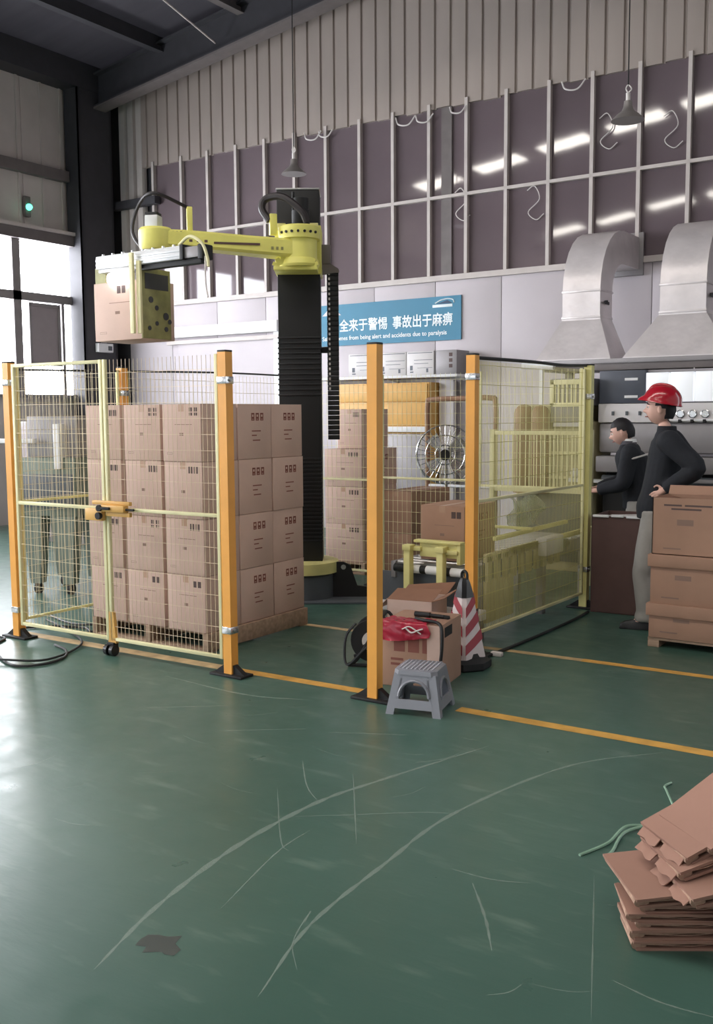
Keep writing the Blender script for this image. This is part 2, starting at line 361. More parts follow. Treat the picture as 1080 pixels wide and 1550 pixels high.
# unseen rear header, its right part closed to darken right-facing sides; right wall
bm = bx(B(), XL-.3, 9, -14.2, -14, 4.6, 10); bx(bm, -1.5, 9, -14.2, -14, 0, 4.6); struct('wall_rear', bm, 'cladleft')
struct('wall_right', bx(B(), 9, 9.2, -14, YB+.3, 0, 10), 'cladleft')
# white tubes added in place of wavy reflections in the glazing
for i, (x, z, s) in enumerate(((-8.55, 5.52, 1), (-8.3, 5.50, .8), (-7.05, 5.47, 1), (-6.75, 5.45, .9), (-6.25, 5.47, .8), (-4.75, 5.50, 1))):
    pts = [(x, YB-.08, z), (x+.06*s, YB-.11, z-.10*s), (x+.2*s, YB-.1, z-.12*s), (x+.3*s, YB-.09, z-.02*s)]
    solo('reflection_curl', tube(B(), pts, .010, 6), 'foam', 'white curl imitating a glass reflection below the ribbed cladding, %s from the left' % ['first', 'second', 'third', 'fourth', 'fifth', 'last'][i], 'modelled reflection', 'curled modelled reflections on the glazing')
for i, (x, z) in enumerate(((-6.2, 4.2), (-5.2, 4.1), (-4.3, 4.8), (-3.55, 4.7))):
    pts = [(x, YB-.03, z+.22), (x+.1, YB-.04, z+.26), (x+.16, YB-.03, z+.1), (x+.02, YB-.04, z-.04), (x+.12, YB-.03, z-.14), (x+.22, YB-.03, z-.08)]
    solo('reflection_curl', tube(B(), pts, .006, 6), 'foam', 'thin wavy white tube imitating a reflection in the dark glazing, %s from the left' % ['first', 'second', 'third', 'fourth'][i], 'modelled reflection', 'wavy modelled reflections on the glazing')

# ================================================================== BANNER, SHELF, BACK WALL THINGS
bn = thing('banner', 'blue safety slogan banner with white lettering on the white wall', 'banner', (-6.107, YB-.012, 2.57))
ob('banner_sheet', bx(B(), -2.4, 0, -.012, 0, 0, .565), 'banner', bn)
def letters(s, size, x, x1, z, bold=0, parent=bn, m='letter'):
    me = text_mesh(s, size, .002)
    if bold:
        bm = B()
        for dx, dz in ((-bold, 0), (bold, 0), (0, bold), (0, -bold)):
            k = len(bm.verts); bm.from_mesh(me); bm.verts.ensure_lookup_table(); bmesh.ops.translate(bm, vec=(dx, dz, dx*.05+dz*.03), verts=bm.verts[k:])
        bm.to_mesh(me); bm.free()
    xs = [v.co.x for v in me.vertices]; me.materials.append(MATS[m]); k = (x1-x)/(max(xs)-min(xs))
    o = ob('lettering', me, m, parent); o.location = (x-min(xs)*k, -.015, z); o.rotation_euler = (PI/2, 0, 0); o.scale = (k, 1, 1); return o
letters('安全来于警惕', .178, -2.061, -1.12, .205, .0035)
letters('事故出于麻痹', .178, -1.036, -.121, .205, .0035)
letters('Safety comes from being alert and accidents due to paralysis', .082, -2.2, -.208, .075, .0015)
bm = B(); pts = [(-.38, -.016, .48), (-.3, -.016, .515), (-.2, -.016, .53), (-.12, -.016, .515), (-.10, -.016, .475)]
tube(bm, pts, .0075, 6)
bx(bm, -.42, -.125, -.018, -.012, .425, .462, .002); ob('logo_mark', bm, 'letter', bn)
bm = B(); prism(bm, [(-.37, -.013, .47), (-.2, -.013, .512), (-.125, -.013, .47)], (0, -.003, 0)); ob('logo_centre', bm, 'navy', bn)
bm = B(); prism(bm, [(-2.2, -.013, .42), (-2.04, -.013, .555), (-1.88, -.013, .42)], (0, -.003, 0)); ob('warning_triangle', bm, 'conewhite', bn)
sh = thing('wall_shelf', 'white wall shelf carrying cartons under the blue banner', 'shelf', (-7.05, YB, 2.08))
ob('board', bx(B(), -1.15, 1.1, -.42, -.02, 0, .035, .004), 'white', sh)
for x in (-1.0, 0, 1.0): ob('bracket', prism(B(), [(x-.012, -.02, 0), (x-.012, -.36, 0), (x-.012, -.02, -.045)], (.024, 0, 0)), 'white', sh)
for i, (x0, x1, lb) in enumerate(((-7.60, -7.15, 'white printed carton on the wall shelf, at its left end'), (-7.13, -6.70, 'white printed carton on the wall shelf, in the middle of three'), (-6.69, -6.29, 'white printed carton on the wall shelf, next to the grey carton'))):
    t = thing('shelf_carton', lb, 'carton', ((x0+x1)/2, YB-.24, 2.115), 0, 'white cartons on the wall shelf'); wd = (x1-x0)/2
    ob('body', bx(B(), -wd, wd, -.17, .17, 0, .30, .006), 'machinewhite', t)
    bm = B()
    for (a, b, c, d) in ((-.9, .9, .275, .283), (-.45, .9, .185, .192), (-.45, .6, .14, .147), (-.75, -.55, .06, .12), (-.2, .9, .085, .09)): quad(bm, (a*wd, -.1712, c), (b*wd, -.1712, c), (b*wd, -.1712, d), (a*wd, -.1712, d))
    for (a, b, c, d) in ((.45, .6, .03, .08), (-.75, -.5, .03, .045)): quad(bm, (a*wd, -.1712, c), (b*wd, -.1712, c), (b*wd, -.1712, d), (a*wd, -.1712, d))
    ob('printed_marks', bm, 'bluegrey', t)
t = thing('shelf_carton', 'grey carton at the right end of the wall shelf', 'carton', (-6.13, YB-.24, 2.115))
ob('body', bx(B(), -.13, .17, -.17, .17, 0, .30, .006), 'machinegrey', t)
bm = B()
for z in (.08, .15, .22): quad(bm, (.06, -.1712, z), (.11, -.1712, z), (.11, -.1712, z+.045), (.06, -.1712, z+.045))
ob('printed_marks', bm, 'ink', t)
cb = thing('storage_cabinet', 'wide ochre yellow cabinet against the wall under the shelf', 'cabinet', (-7.05, YB-.25, 0))
ob('carcass', bx(B(), -.72, .70, -.17, .2, 0, 2.02, .004), 'cabyellow', cb)
for (a, b) in ((1.78, 2.0), (1.47, 1.765)): ob('drawer_front', bx(B(), -.70, .68, -.19, -.17, a, b, .004), 'cabyellow', cb)
for x in (-.70, -.01): ob('door', bx(B(), x, x+.685, -.19, -.17, .05, 1.36, .004), 'machinegrey', cb, label='grey lower door')
ob('ledge', bx(B(), -.70, .68, -.24, -.17, 1.385, 1.455, .004), 'white', cb)
solo('leaning_panel', bx(B(), -6.33, -6.12, YB-.2, YB-.12, 0, 2.05, .004), 'machinewhite', 'narrow white panel leaning beside the yellow cabinet', 'panel')
solo('leaning_panel', bx(B(), -7.98, -7.82, YB-.2, YB-.12, 0, 2.03, .004), 'machinewhite', 'narrow white panel standing left of the yellow cabinet', 'panel')
# brown tubular rack and the drum fan
t = thing('tube_rack', 'brown tubular frame standing around the drum fan', 'rack', (-5.42, 10.15, 0))
bm = B(); tube(bm, [(-.42, 0, 0), (-.42, 0, 1.2), (-.42, 0, 1.72), (-.36, 0, 1.78), (0, 0, 1.79), (.4, 0, 1.79), (.46, 0, 1.72), (.46, 0, 1.2), (.46, 0, 0)], .03, 8, 5); ob('frame', bm, 'brownframe', t)
bm = B(); cyl(bm, (-.42, 0, .78), (.46, 0, .78), .018); ob('crossbar', bm, 'white', t)
bm = B(); bx(bm, -.47, -.37, -.25, .25, 0, .03); bx(bm, .41, .51, -.25, .25, 0, .03); ob('foot', bm, 'brownframe', t)
fn = thing('drum_fan', 'round wire guarded industrial fan behind the fence', 'fan', (-5.43, 9.85, 0), .45)
bm = B(); lathe(bm, [(.19, 0), (.2, .02), (.04, .05), (.03, .06)], 20); ob('base', bm, 'black', fn)
ob('pole', cyl(B(), (0, 0, .04), (0, .06, 1.15), .022), 'steel', fn)
Rf = M.Rotation(PI/2, 3, 'X')
bm = B()
for k in range(4): 
    a = k*PI/2+.4; prism(bm, [(0, 0, 1.16), (.26*math.cos(a), .03, 1.16+.26*math.sin(a)), (.27*math.cos(a+.6), -.01, 1.16+.27*math.sin(a+.6)), (.05*math.cos(a+1), 0, 1.16+.05*math.sin(a+1))], (0, .006, 0))
ob('blades', bm, 'chrome', fn)
bm = B()
for (r, y) in ((.33, 0), (.33, -.1), (.22, -.13), (.11, -.14), (.33, .08)): tube(bm, [(r*math.cos(k*PI/12), y, 1.16+r*math.sin(k*PI/12)) for k in range(25)], .006, 5, 0)
for k in range(32):
    a = k*PI/16; tube(bm, [(.04*math.cos(a), -.14, 1.16+.04*math.sin(a)), (.2*math.cos(a), -.132, 1.16+.2*math.sin(a)), (.33*math.cos(a), -.1, 1.16+.33*math.sin(a)), (.33*math.cos(a), .08, 1.16+.33*math.sin(a))], .0035, 4, 0)
o = ob('guard', bm, 'chrome', fn); o['kind'] = 'stuff'
bm = B(); cyl(bm, (0, -.16, 1.16), (0, .12, 1.16), .06); ob('hub', bm, 'black', fn)
# hanging lamps
def pendant(loc, top, label):
    t = thing('pendant_lamp', label, 'lamp', loc, 0, 'hanging factory lamps')
    prof = [(.148, 0), (.14, .012), (.10, .05), (.055, .085), (.04, .12), (.035, .17), (.0, .175), (.0, .165), (.03, .16), (.036, .118), (.05, .08), (.096, .046), (.138, .004)]
    ob('lamp_shade', lathe(B(), prof, 28), 'shade', t)
    bm = B(); bmesh.ops.create_uvsphere(bm, u_segments=14, v_segments=10, radius=.035, matrix=M.Translation((0, 0, .06))); ob('bulb', bm, 'white', t)
    bm = B(); cyl(bm, (0, 0, .17), (0, 0, .24), .02); tube(bm, [(0, 0, .24), (.03, 0, .27), (0, 0, .31), (-.02, 0, .28), (0, 0, .24)], .006, 6, 4); ob('cap', bm, 'foam', t)
    bm = B(); cyl(bm, (0, 0, .3), (-.02, .03, top-loc[2]), .006, seg=8); ob('cord', bm, 'black', t)
pendant((-7.27, 9.5, 4.42), roofz(-7.27)-.03, 'grey conical lamp hanging above the robot column')
pendant((-3.11, 9.0, 4.225), roofz(-3.11)-.03, 'grey conical lamp hanging above the steel hoods')

# ================================================================== CARTONS
CM = {}
def carton(label, loc, rz, size, group, kind='std', m='kraft', name='carton'):
    key = (size, kind, m); w_, d_, h_ = size
    t = thing(name, label, 'carton', loc, rz, group)
    if key not in CM:
        bm = B(); bx(bm, -w_/2, w_/2, -d_/2, d_/2, 0, h_-.004, .004)
        bx(bm, -w_/2+.001, -.0015, -d_/2+.001, d_/2-.001, h_-.006, h_); bx(bm, .0015, w_/2-.001, -d_/2+.001, d_/2-.001, h_-.006, h_)
        body = me_from(bm, 'body', m)
        bm = B(); e = .0009; y = -d_/2-e
        def F(a, b, c, d): quad(bm, (a*w_/2, y, c*h_), (b*w_/2, y, c*h_), (b*w_/2, y, d*h_), (a*w_/2, y, d*h_))
        if kind in ('std', 'four'):
            if kind == 'std':
                for a in (.38, .62): F(a, a+.18, .80, .91)
            else:
                for a in (.40, .50, .66, .76):
                    F(a, a+.075, .87, .94); F(a, a+.075, .80, .85)
        elif kind == 'big':
            for a in (.42, .66): F(a, a+.2, .78, .9)
        elif kind == 'held':
            for a in (.0, .2): F(a, a+.16, .80, .93)
        elif kind == 'bar': 
            for a in (.3, .43, .58, .71): F(a, a+.085, .80, .92)
        front = me_from(bm, 'printed_marks', 'ink')
        bm = B(); F(-.78, -.5, .12, .125); F(-.78, -.5, .15, .155); F(-.78, -.77, .12, .155); F(-.5, -.49, .12, .155); F(-.35, .55, .64, .65); F(-.1, .1, .45, .5)
        faint = me_from(bm, 'faint_print', 'inkgrey')
        bm = B(); x = w_/2+e
        def S(a, b, c, d): quad(bm, (x, a*d_/2, c*h_), (x, b*d_/2, c*h_), (x, b*d_/2, d*h_), (x, a*d_/2, d*h_))
        for a in (-.22, .05, .32): 
            S(a, a+.19, .70, .72); S(a, a+.05, .72, .84); S(a+.14, a+.19, .72, .84); S(a, a+.19, .81, .84); S(a+.05, a+.14, .73, .77)
        for (a, b, c) in ((-.2, .35, .5), (-.2, .1, .42), (-.15, .3, .33)): S(a, b, c, c+.02)
        side = me_from(bm, 'side_print', 'inkred')
        bm = B(); bx(bm, -.025, .025, -d_/2-.0006, d_/2+.0006, h_-.0, h_+.0006); bx(bm, -.025, .025, -d_/2-.0006, -d_/2+.001, h_-.05, h_); tp = me_from(bm, 'packing_tape', 'tape')
        CM[key] = (body, front, faint, side, tp)
    body, front, faint, side, tp = CM[key]
    ob('body', body, m, t)
    if kind != 'plain':
        ob('printed_marks', front, 'ink', t); ob('faint_print', faint, 'inkgrey', t); ob('side_print', side, 'inkred', t)
    ob('packing_tape', tp, 'tape', t); return t
def pallet(label, loc, w_, d_, h_=.13, m='wood', rz=0):
    t = thing('pallet', label, 'pallet', loc, rz)
    n = 6
    for k in range(n):
        y = -d_/2+(k+.5)*d_/n; ob('deck_board', bx(B(), -w_/2+.043, w_/2-.043, y-.05, y+.05, h_-.02, h_, .002), m, t)
    for x in (-w_/2+.02, 0, w_/2-.02): ob('stringer', bx(B(), x-.022, x+.022, -d_/2, d_/2, .012, h_-.001, .002), m, t)
    for y in (-d_/2+.05, d_/2-.05): ob('bottom_board', bx(B(), -w_/2, w_/2, y-.045, y+.045, 0, .02, .002), m, t)
    return t
# main stack inside the cage
CW, CD, CH = .352, .366, .388
SX, SY = -5.70, 4.92
pallet('wooden pallet under the caged carton stack, beside the orange gate post', (SX+.575, SY+.565, 0), 1.15, 1.13, .135)
rows = ('bottom layer', 'second layer up', 'third layer up', 'top layer')
cols = ('left', 'middle', 'right')
for r in range(4):
    for c in range(3):
        kind = ('std', 'bar', 'four', 'four')[r] if c else 'std'
        if r == 2 and c: kind = 'bar'
        if r == 1 and c == 1: kind = 'four'
        carton('brown carton of the caged stack, front face %s column, %s' % (cols[c], rows[r]), (SX+.18+c*.385+random.uniform(-.004, .004), SY+CD/2+random.uniform(-.006, .006), .137+r*(CH+.002)), random.uniform(-.008, .008), (CW, CD, CH), 'cartons stacked behind the gate', kind)
    for q in (1, 2):
        carton('brown carton on the caged stack right side, %s, %s' % (('', 'middle column', 'column nearest the robot')[q], rows[r]), (SX+.18+.77+random.uniform(-.006, .006), SY+CD/2+q*.378, .137+r*(CH+.002)), random.uniform(-.008, .008), (CW, CD, CH), 'cartons stacked behind the gate', 'std')
# cartons behind the back fence
pallet('wooden pallet under the far carton stack behind the rear fence', (-5.74, 8.62, 0), .55, .78, .12)
for r in range(3):
    carton('brown carton of the far stack behind the rear fence, %s' % ('bottom', 'middle', 'upper')[r], (-5.745, 8.6, .122+r*.382), random.uniform(-.01, .01), (.46, .66, .38), 'cartons behind the rear fence', 'bar', 'kraft')
carton('smaller brown carton topping the far stack behind the rear fence', (-5.76, 8.66, 1.27), 0, (.30, .5, .40), 'cartons behind the rear fence', 'bar', 'kraft')
carton('brown carton beside the far stack, on the floor behind the rear fence', (-5.22, 8.85, 0), 0, (.34, .8, .42), 'low cartons behind the rear fence', 'plain', 'kraftB')
carton('brown carton beside the far stack, resting on another behind the rear fence', (-5.22, 8.85, .424), 0, (.34, .8, .42), 'low cartons behind the rear fence', 'plain', 'kraftB')

# ================================================================== FENCE
def post(label, loc, lean=(0, 0), m='orange', foot=0, brackets=((1.78, 0),), h=2.0):
    t = thing('fence_post', label, 'post', (*loc, 0)); a = .032
    bm = B(); loft(bm, [[(lean[0]*z+sx*a, lean[1]*z+sy*a, z) for sx, sy in ((-1, -1), (1, -1), (1, 1), (-1, 1))] for z in (.01, h)]); ob('tube', bm, m, t)
    bm = B(); box(bm, (lean[0]*h, lean[1]*h, h+.005), (.066, .066, .012), bev=.003); ob('cap', bm, 'black' if foot != 2 else m, t)
    bm = B(); ca, sa = math.cos(.18), math.sin(.18)
    box(bm, (0, 0, .008), (.26, .12, .016), .0, .003)
    prism(bm, [(-.12, -.018, .016), (.12, -.018, .016), (.04, -.018, .07), (-.04, -.018, .07)], (0, .036, 0)); ob('base_plate', bm, 'black', t)
    for z, s in brackets:
        x, y = lean[0]*z, lean[1]*z
        bm = B(); bx(bm, x-.036, x+.036, y-.038, y+.038, z-.022, z+.022, .003); ob('clamp', bm, 'chrome', t)
        bm = B(); cyl(bm, (x+.034, y, z), (x+.05, y, z), .009); ob('clamp_bolt', bm, 'steel', t)
    return t
post('orange fence post at the far left holding the left gate leaf', (-6.085, 4.56), (-.004, .0), brackets=((.21, 0), (1.86, 0)))
post('orange fence post in front of the carton stack, at the right edge of the gate', (-4.05, 4.585), (-.002, 0), brackets=((.29, 0), (1.83, 0)))
post('tall orange fence post standing behind the grey stool', (-3.005, 4.625), (.005, 0), brackets=())
post('orange fence post beside the striped cone', (-3.045, 5.88), (.002, 0), brackets=((.29, 0), (1.86, 0)))
post('yellow fence post at the far corner by the workers', (-2.99, 7.8), (.008, 0), m='yellow', brackets=((.33, 0), (1.75, 0)))
post('orange fence post behind the carton stack', (-6.08, 5.63), brackets=((1.8, 0),))
post('fence post hidden behind the robot column at the rear corner', (-6.08, 7.8), brackets=())
post('rear fence post standing behind the tall orange post', (-5.02, 7.8), brackets=())
def mesh_panel(name, label, cat, p, q, z0, z1, mids=(1.0,), step=.04, hstep=.1, m='yellow', mw='wire', top=True, group=None, frame=.022, wr=.0012):
    p = V((*p, 0)); q = V((*q, 0)); L = (q-p).length; a = math.atan2(q.y-p.y, q.x-p.x)
    t = thing(name, label, cat, p, a, group); e = frame/2
    for x in (e, L-e): ob('stile', bx(B(), x-e, x+e, -e, e, z0, z1, .002), m, t)
    rails = [z0+e]+([z1-e] if top else [])+list(mids)
    for z in rails: ob('rail', bx(B(), frame, L-frame, -e, e, z-e*.9, z+e*.9, .002), m, t)
    bm = B(); n = int((L-2*frame)/step)
    for k in range(1, n):
        x = frame+(L-2*frame)*k/n; bar(bm, (x, 0, z0+.003), (x, 0, z1-.003), wr*2)
    k = 1
    while z0+k*hstep < z1-.02:
        z = z0+k*hstep; bar(bm, (frame, -.005, z), (L-frame, -.005, z), max(wr*2.2, .0026)); k += 1
    o = ob('wire_mesh', bm, mw, t); o['kind'] = 'stuff'; return t
gl = mesh_panel('gate_leaf', 'yellow wire gate leaf at the far left of the cage', 'gate', (-6.03, 4.545), (-5.105, 4.555), .10, 1.99, (1.0,), frame=.026, m='cream', step=.036)
gr = mesh_panel('gate_leaf', 'yellow wire gate leaf in front of the carton stack with slide bolt', 'gate', (-5.095, 4.555), (-4.10, 4.575), .10, 1.99, (1.0,), m='cream', mw='wirepale', frame=.024, step=.036, top=False)
bm = B(); prism(bm, [(-.005, -.012, .30), (.033, -.012, .30), (.055, -.012, .085), (-.02, -.012, .085)], (0, .024, 0)); ob('caster_bracket', bm, 'cabyellow', gr)
bm = B()
for x in (-.015, .04): cyl(bm, (x-.014, -.02, .038), (x+.014, -.02, .038), .037, seg=20)
bx(bm, -.02, .045, -.03, .02, .06, .09, .004); ob('caster', bm, 'blackgloss', gr)
# slide bolt
bm = B(); bx(bm, -.10, .25, -.045, -.018, 1.03, 1.055, .003); bx(bm, -.0, .22, -.07, -.02, .985, 1.03, .006); bx(bm, .03, .25, -.045, -.02, .955, .985, .003); ob('slide_bolt', bm, 'cabyellow', gr)
bm = B(); bx(bm, -.16, -.0, -.055, -.02, .92, 1.0, .005); ob('lock_box', bm, 'cabyellow', gr)
bm = B(); bx(bm, -.01, .1, -.085, -.07, 1.0, 1.018, .002); cyl(bm, (0, -.085, 1.008), (0, -.05, 1.008), .022); cyl(bm, (.22, -.045, 1.005), (.29, -.045, 1.005), .008); cyl(bm, (-.02, -.075, .955), (-.02, -.05, .955), .024); ob('bolt_handle', bm, 'rubber', gr)
mesh_panel('safety_fence', 'yellow mesh fence panel on the right between the orange and yellow posts', 'fence', (-3.04, 5.93), (-2.995, 7.76), .12, 1.97, (1.03,), step=.023, hstep=.13, top=False, m='cream', mw='wireyellow', wr=.0013)
mesh_panel('safety_fence', 'mesh fence panel on the left side of the cage nearest the gate', 'fence', (-6.08, 4.61), (-6.08, 5.59), .12, 1.98, (1.0,), step=.05, top=False)
mesh_panel('safety_fence', 'mesh fence panel on the left side of the cage behind the stack', 'fence', (-6.08, 5.67), (-6.08, 7.76), .12, 1.98, (1.0,), step=.05, top=False)
mesh_panel('safety_fence', 'rear mesh fence panel beside the robot column', 'fence', (-6.04, 7.8), (-5.06, 7.8), .12, 1.98, (1.0,), step=.05, top=False, m='cream', mw='cream')
mesh_panel('safety_fence', 'rear mesh fence panel between the tall orange post and the conveyor', 'fence', (-4.98, 7.8), (-3.98, 7.8), .12, 1.98, (1.03,), step=.05, top=False, m='cream', mw='cream')
mesh_panel('safety_fence', 'rear mesh fence panel in front of the drum fan, above the conveyor', 'fence', (-3.97, 7.8), (-3.03, 7.8), .98, 1.98, (), step=.05, top=False, m='cream', mw='cream')
solo('edge_strip', tube(B(), [(-3.04, 5.9, 1.985), (-3.01, 6.8, 1.99), (-3.0, 7.3, 1.985), (-2.99, 7.8, 2.0)], .012, 8), 'cable', 'dark strip along the top of the right fence panel', 'strip')
solo('edge_strip', tube(B(), [(-6.085, 4.6, 1.955), (-6.08, 5.6, 1.975), (-6.08, 6.8, 2.0), (-6.08, 7.8, 2.0)], .008, 8), 'cable', 'dark strip along the top of the left cage side', 'strip')

# ================================================================== ROBOT
ca = R(34)
rb = thing('palletizing_robot', 'yellow palletizing robot arm on a black column', 'robot', (-5.27, 6.95, 0), ca)
ob('base_drum', lathe(B(), [(.27, 0), (.285, .01), (.285, .22), (.26, .24)], 36), 'charcoal', rb)
ob('base_ring', lathe(B(), [(.27, .235), (.315, .24), (.315, .335), (.29, .345)], 40), 'yellow', rb, label='pale yellow base ring')
bm = B(); bx(bm, -.18, .18, -.15, .15, .345, 3.50, .006); ob('column', bm, 'black', rb)
bm = B()
for k in range(22): bx(bm, -.186, .186, -.158, -.14, .52+k*.034, .532+k*.034, .003)
for k in range(12): bx(bm, -.186, .186, -.158, -.14, 1.78+k*.044, 1.795+k*.044, .003)
ob('bellows', bm, 'blackgloss', rb)['kind'] = 'stuff'
ob('top_cap', bx(B(), -.185, .185, -.155, .155, 3.50, 3.515, .003), 'steel', rb)
bm = B(); prism(bm, [(.24, -.1, .02), (.62, -.1, .02), (.62, -.1, .10), (.48, -.1, .12), (.42, -.1, .30), (.36, -.1, .33), (.28, -.1, .33), (.24, -.1, .26)], (0, .03, 0))
ob('outrigger', bm, 'black', rb)
bm = B(); cyl(bm, (.36, -.105, .285), (.36, -.066, .285), .022); ob('outrigger_pin', bm, 'chrome', rb)
ob('floor_plate', bx(B(), -.5, .62, -.34, .4, 0, .02, .004), 'charcoal', rb)
# carriage
bm = B(); bx(bm, -.195, .195, -.20, .16, 2.80, 3.20, .01); ob('carriage', bm, 'robot', rb)
bm = B(); lathe(bm, [(.155, 2.83), (.165, 2.85), (.155, 2.89), (.145, 2.90), (.145, 3.05), (.17, 3.055), (.175, 3.15), (.165, 3.16)], 32, (0.02, -.33, 0)); ob('shoulder_joint', bm, 'robot', rb)
bm = B()
for k in range(7):
    a = -PI/2-.9+k*.3; cyl(bm, (.02+.172*math.cos(a), -.33+.172*math.sin(a), 3.10), (.02+.182*math.cos(a), -.33+.182*math.sin(a), 3.10), .011, seg=8)
ob('joint_bolts', bm, 'black', rb)
bm = B(); bx(bm, -.19, .17, -.44, -.2, 2.80, 2.83, .004)
for k in range(9):
    a0 = PI*k/8; a1 = PI*(k+1)/8
    if k < 8: bar(bm, (-.01+.165*math.cos(a0), -.42, 2.83+.07*math.sin(a0)), (-.01+.165*math.cos(a1), -.42, 2.83+.07*math.sin(a1)), .02, .06)
ob('carriage_shroud', bm, 'robot', rb)
bm = B()
for x in (-.1, 0, .1): cyl(bm, (x, -.4, 2.83), (x, -.4, 2.88), .014)
ob('guide_pins', bm, 'chrome', rb)
bm = B(); lathe(bm, [(.075, 3.155), (.075, 3.3), (.065, 3.31), (.065, 3.4), (.04, 3.41)], 20, (.03, -.28, 0)); cyl(bm, (-.03, -.3, 3.25), (-.03, -.3, 3.45), .012); ob('motor', bm, 'black', rb)
for x in (-.13, .14): ob('lug', bx(B(), x-.035, x+.035, -.3, -.2, 3.15, 3.20, .005), 'yellow', rb)
# arm: along world direction from joint towards the gripper
Mi = rb.matrix_basis.inverted()
J0 = V((-5.27, 6.95, 0))+rot(ca).to_3x3() @ V((.02, -.33, 0)); J1 = V((-5.83, 5.80, 0))
ad = (J1-J0).normalized(); an = V((-ad.y, ad.x, 0)); AL = (J1-J0).length
def arm_pt(s, n, z): return tuple(J0+ad*s+an*n+V((0, 0, z)))
bm = B(); rings = []
for s, hw, z0, z1 in ((0, .115, 2.905, 3.05), (.15, .12, 2.905, 3.05), (.4, .105, 2.92, 3.06), (AL-.25, .095, 2.95, 3.085), (AL, .10, 2.95, 3.085)):
    b = .02; rings.append([arm_pt(s, n, z) for n, z in ((-hw+b, z0), (hw-b, z0), (hw, z0+b), (hw, z1-b), (hw-b, z1), (-hw+b, z1), (-hw, z1-b), (-hw, z0+b))])
loft(bm, rings)
ob('upper_arm', bm, 'robot', rb, world=True)
bm = B(); lathe(bm, [(.115, 2.93), (.13, 2.95), (.135, 3.08), (.12, 3.10)], 30, J1); ob('elbow_joint', bm, 'robot', rb, world=True)
# arm side recess slot and arrows on the camera side (+n or -n facing camera)
side = 1 if (an.dot(-J0) > 0) else -1
bm = B()
def on_side(s0, s1, z0, z1, off=.0015):
    hw = lambda s: .12-(s-.15)*.02 if s < .4 else .105-(s-.4)*(.01/(AL-.65))
    return [arm_pt(s, side*(hw(s)+off), z) for s, z in ((s0, z0), (s1, z0), (s1, z1), (s0, z1))]
quad(bm, *on_side(.35, .72, 2.98, 2.998))
for k in range(4): quad(bm, *on_side(.77+k*.06, .795+k*.06, 2.99, 3.01))
ob('arm_slot', bm, 'darkbrown', rb, world=True)
bm = B()
for k, s in enumerate((.97, 1.0, 1.03, 1.06, 1.10)): quad(bm, *on_side(s, s+.018, 3.055, 3.07))
for s in (.16, .2, .24): quad(bm, *on_side(s, s+.02, 2.95, 2.975, .002))
ob('arm_marking', bm, 'olive', rb, world=True)
p = J0+ad*.22; bm = B(); box(bm, (p.x, p.y, 3.17), (.06, .06, .17), math.atan2(ad.y, ad.x), .006); ob('cable_bracket', bm, 'robot', rb, world=True)
p = J1-ad*.27; bm = B(); box(bm, (p.x, p.y, 3.18), (.045, .045, .2), math.atan2(ad.y, ad.x), .006); ob('cable_bracket', bm, 'robot', rb, world=True)
bm = B(); a = J0+ad*.25; tube(bm, [(a.x, a.y, 3.2), (a.x-.06, a.y-.02, 3.3), (a.x-.03, a.y, 3.38), (a.x+.12, a.y+.03, 3.38), (a.x+.25, a.y+.1, 3.27), (a.x+.28, a.y+.14, 3.18)], .03, 10); ob('arm_hose', bm, 'hose', rb, world=True)
bm = B(); a = J1-ad*.27; b = J1; tube(bm, [(a.x, a.y, 3.27), (b.x+.05, b.y-.05, 3.36), (b.x-.15, b.y-.02, 3.31), (b.x-.24, b.y-.02, 3.12), (b.x-.17, b.y-.02, 2.99), (b.x-.02, b.y-.03, 2.90)], .014, 8); ob('wrist_hose', bm, 'hose', rb, world=True)
bm = B(); box(bm, (J1.x-.02, J1.y, 3.15), (.11, .11, .10), .4, .008); ob('wrist_motor', bm, 'alu', rb, world=True)
bm = B(); box(bm, (J1.x-.02, J1.y, 3.21), (.10, .10, .025), .4, .004); ob('motor_cap', bm, 'black', rb, world=True)
bm = B(); cyl(bm, (J1.x-.02, J1.y-.02, 2.86), (J1.x-.02, J1.y-.02, 2.96), .07, seg=24); ob('wrist_flange', bm, 'alu', rb, world=True)
bm = B(); box(bm, (J1.x-.15, J1.y+.02, 3.03), (.06, .1, .12), .3, .01); ob('end_cover', bm, 'white', rb, world=True)
# gripper
GX0, GX1, GY = -6.20, -5.28, 5.56
bm = B(); bx(bm, GX0, GX1, GY-.06, GY+.06, 2.775, 2.875, .006)
for z in (2.808, 2.842): bx(bm, GX0+.002, GX1-.002, GY-.064, GY-.055, z-.012, z+.012, .003)
ob('gripper_beam', bm, 'alu', rb, world=True)
bm = B(); bx(bm, GX1, GX1+.17, GY-.045, GY+.045, 2.78, 2.86, .004); ob('beam_extension', bm, 'machinegrey', rb, world=True)
bm = B(); bx(bm, GX1-.005, GX1+.03, GY-.065, GY+.065, 2.77, 2.88, .004); bx(bm, GX1+.17, GX1+.22, GY-.06, GY+.06, 2.76, 2.87, .01); bx(bm, -5.9, GX1+.18, GY-.03, GY+.03, 2.735, 2.775, .004); ob('clamp_block', bm, 'black', rb, world=True)
bm = B()
for k in range(8): cyl(bm, (GX0+.06+k*.11, GY-.03, 2.875), (GX0+.06+k*.11, GY-.03, 2.89), .012, seg=8)
ob('beam_bolts', bm, 'chrome', rb, world=True)['kind'] = 'stuff'
bm = B(); bx(bm, -6.18, -5.72, GY-.05, GY+.05, 2.745, 2.775, .004); ob('slide_rail', bm, 'steel', rb, world=True)
bm = B(); cyl(bm, (-6.06, GY-.03, 2.69), (-5.86, GY-.03, 2.69), .05, seg=16); ob('gripper_lamp', bm, 'whitelamp', rb, world=True, label='bright white lamp under the gripper beam')
PX = -5.74
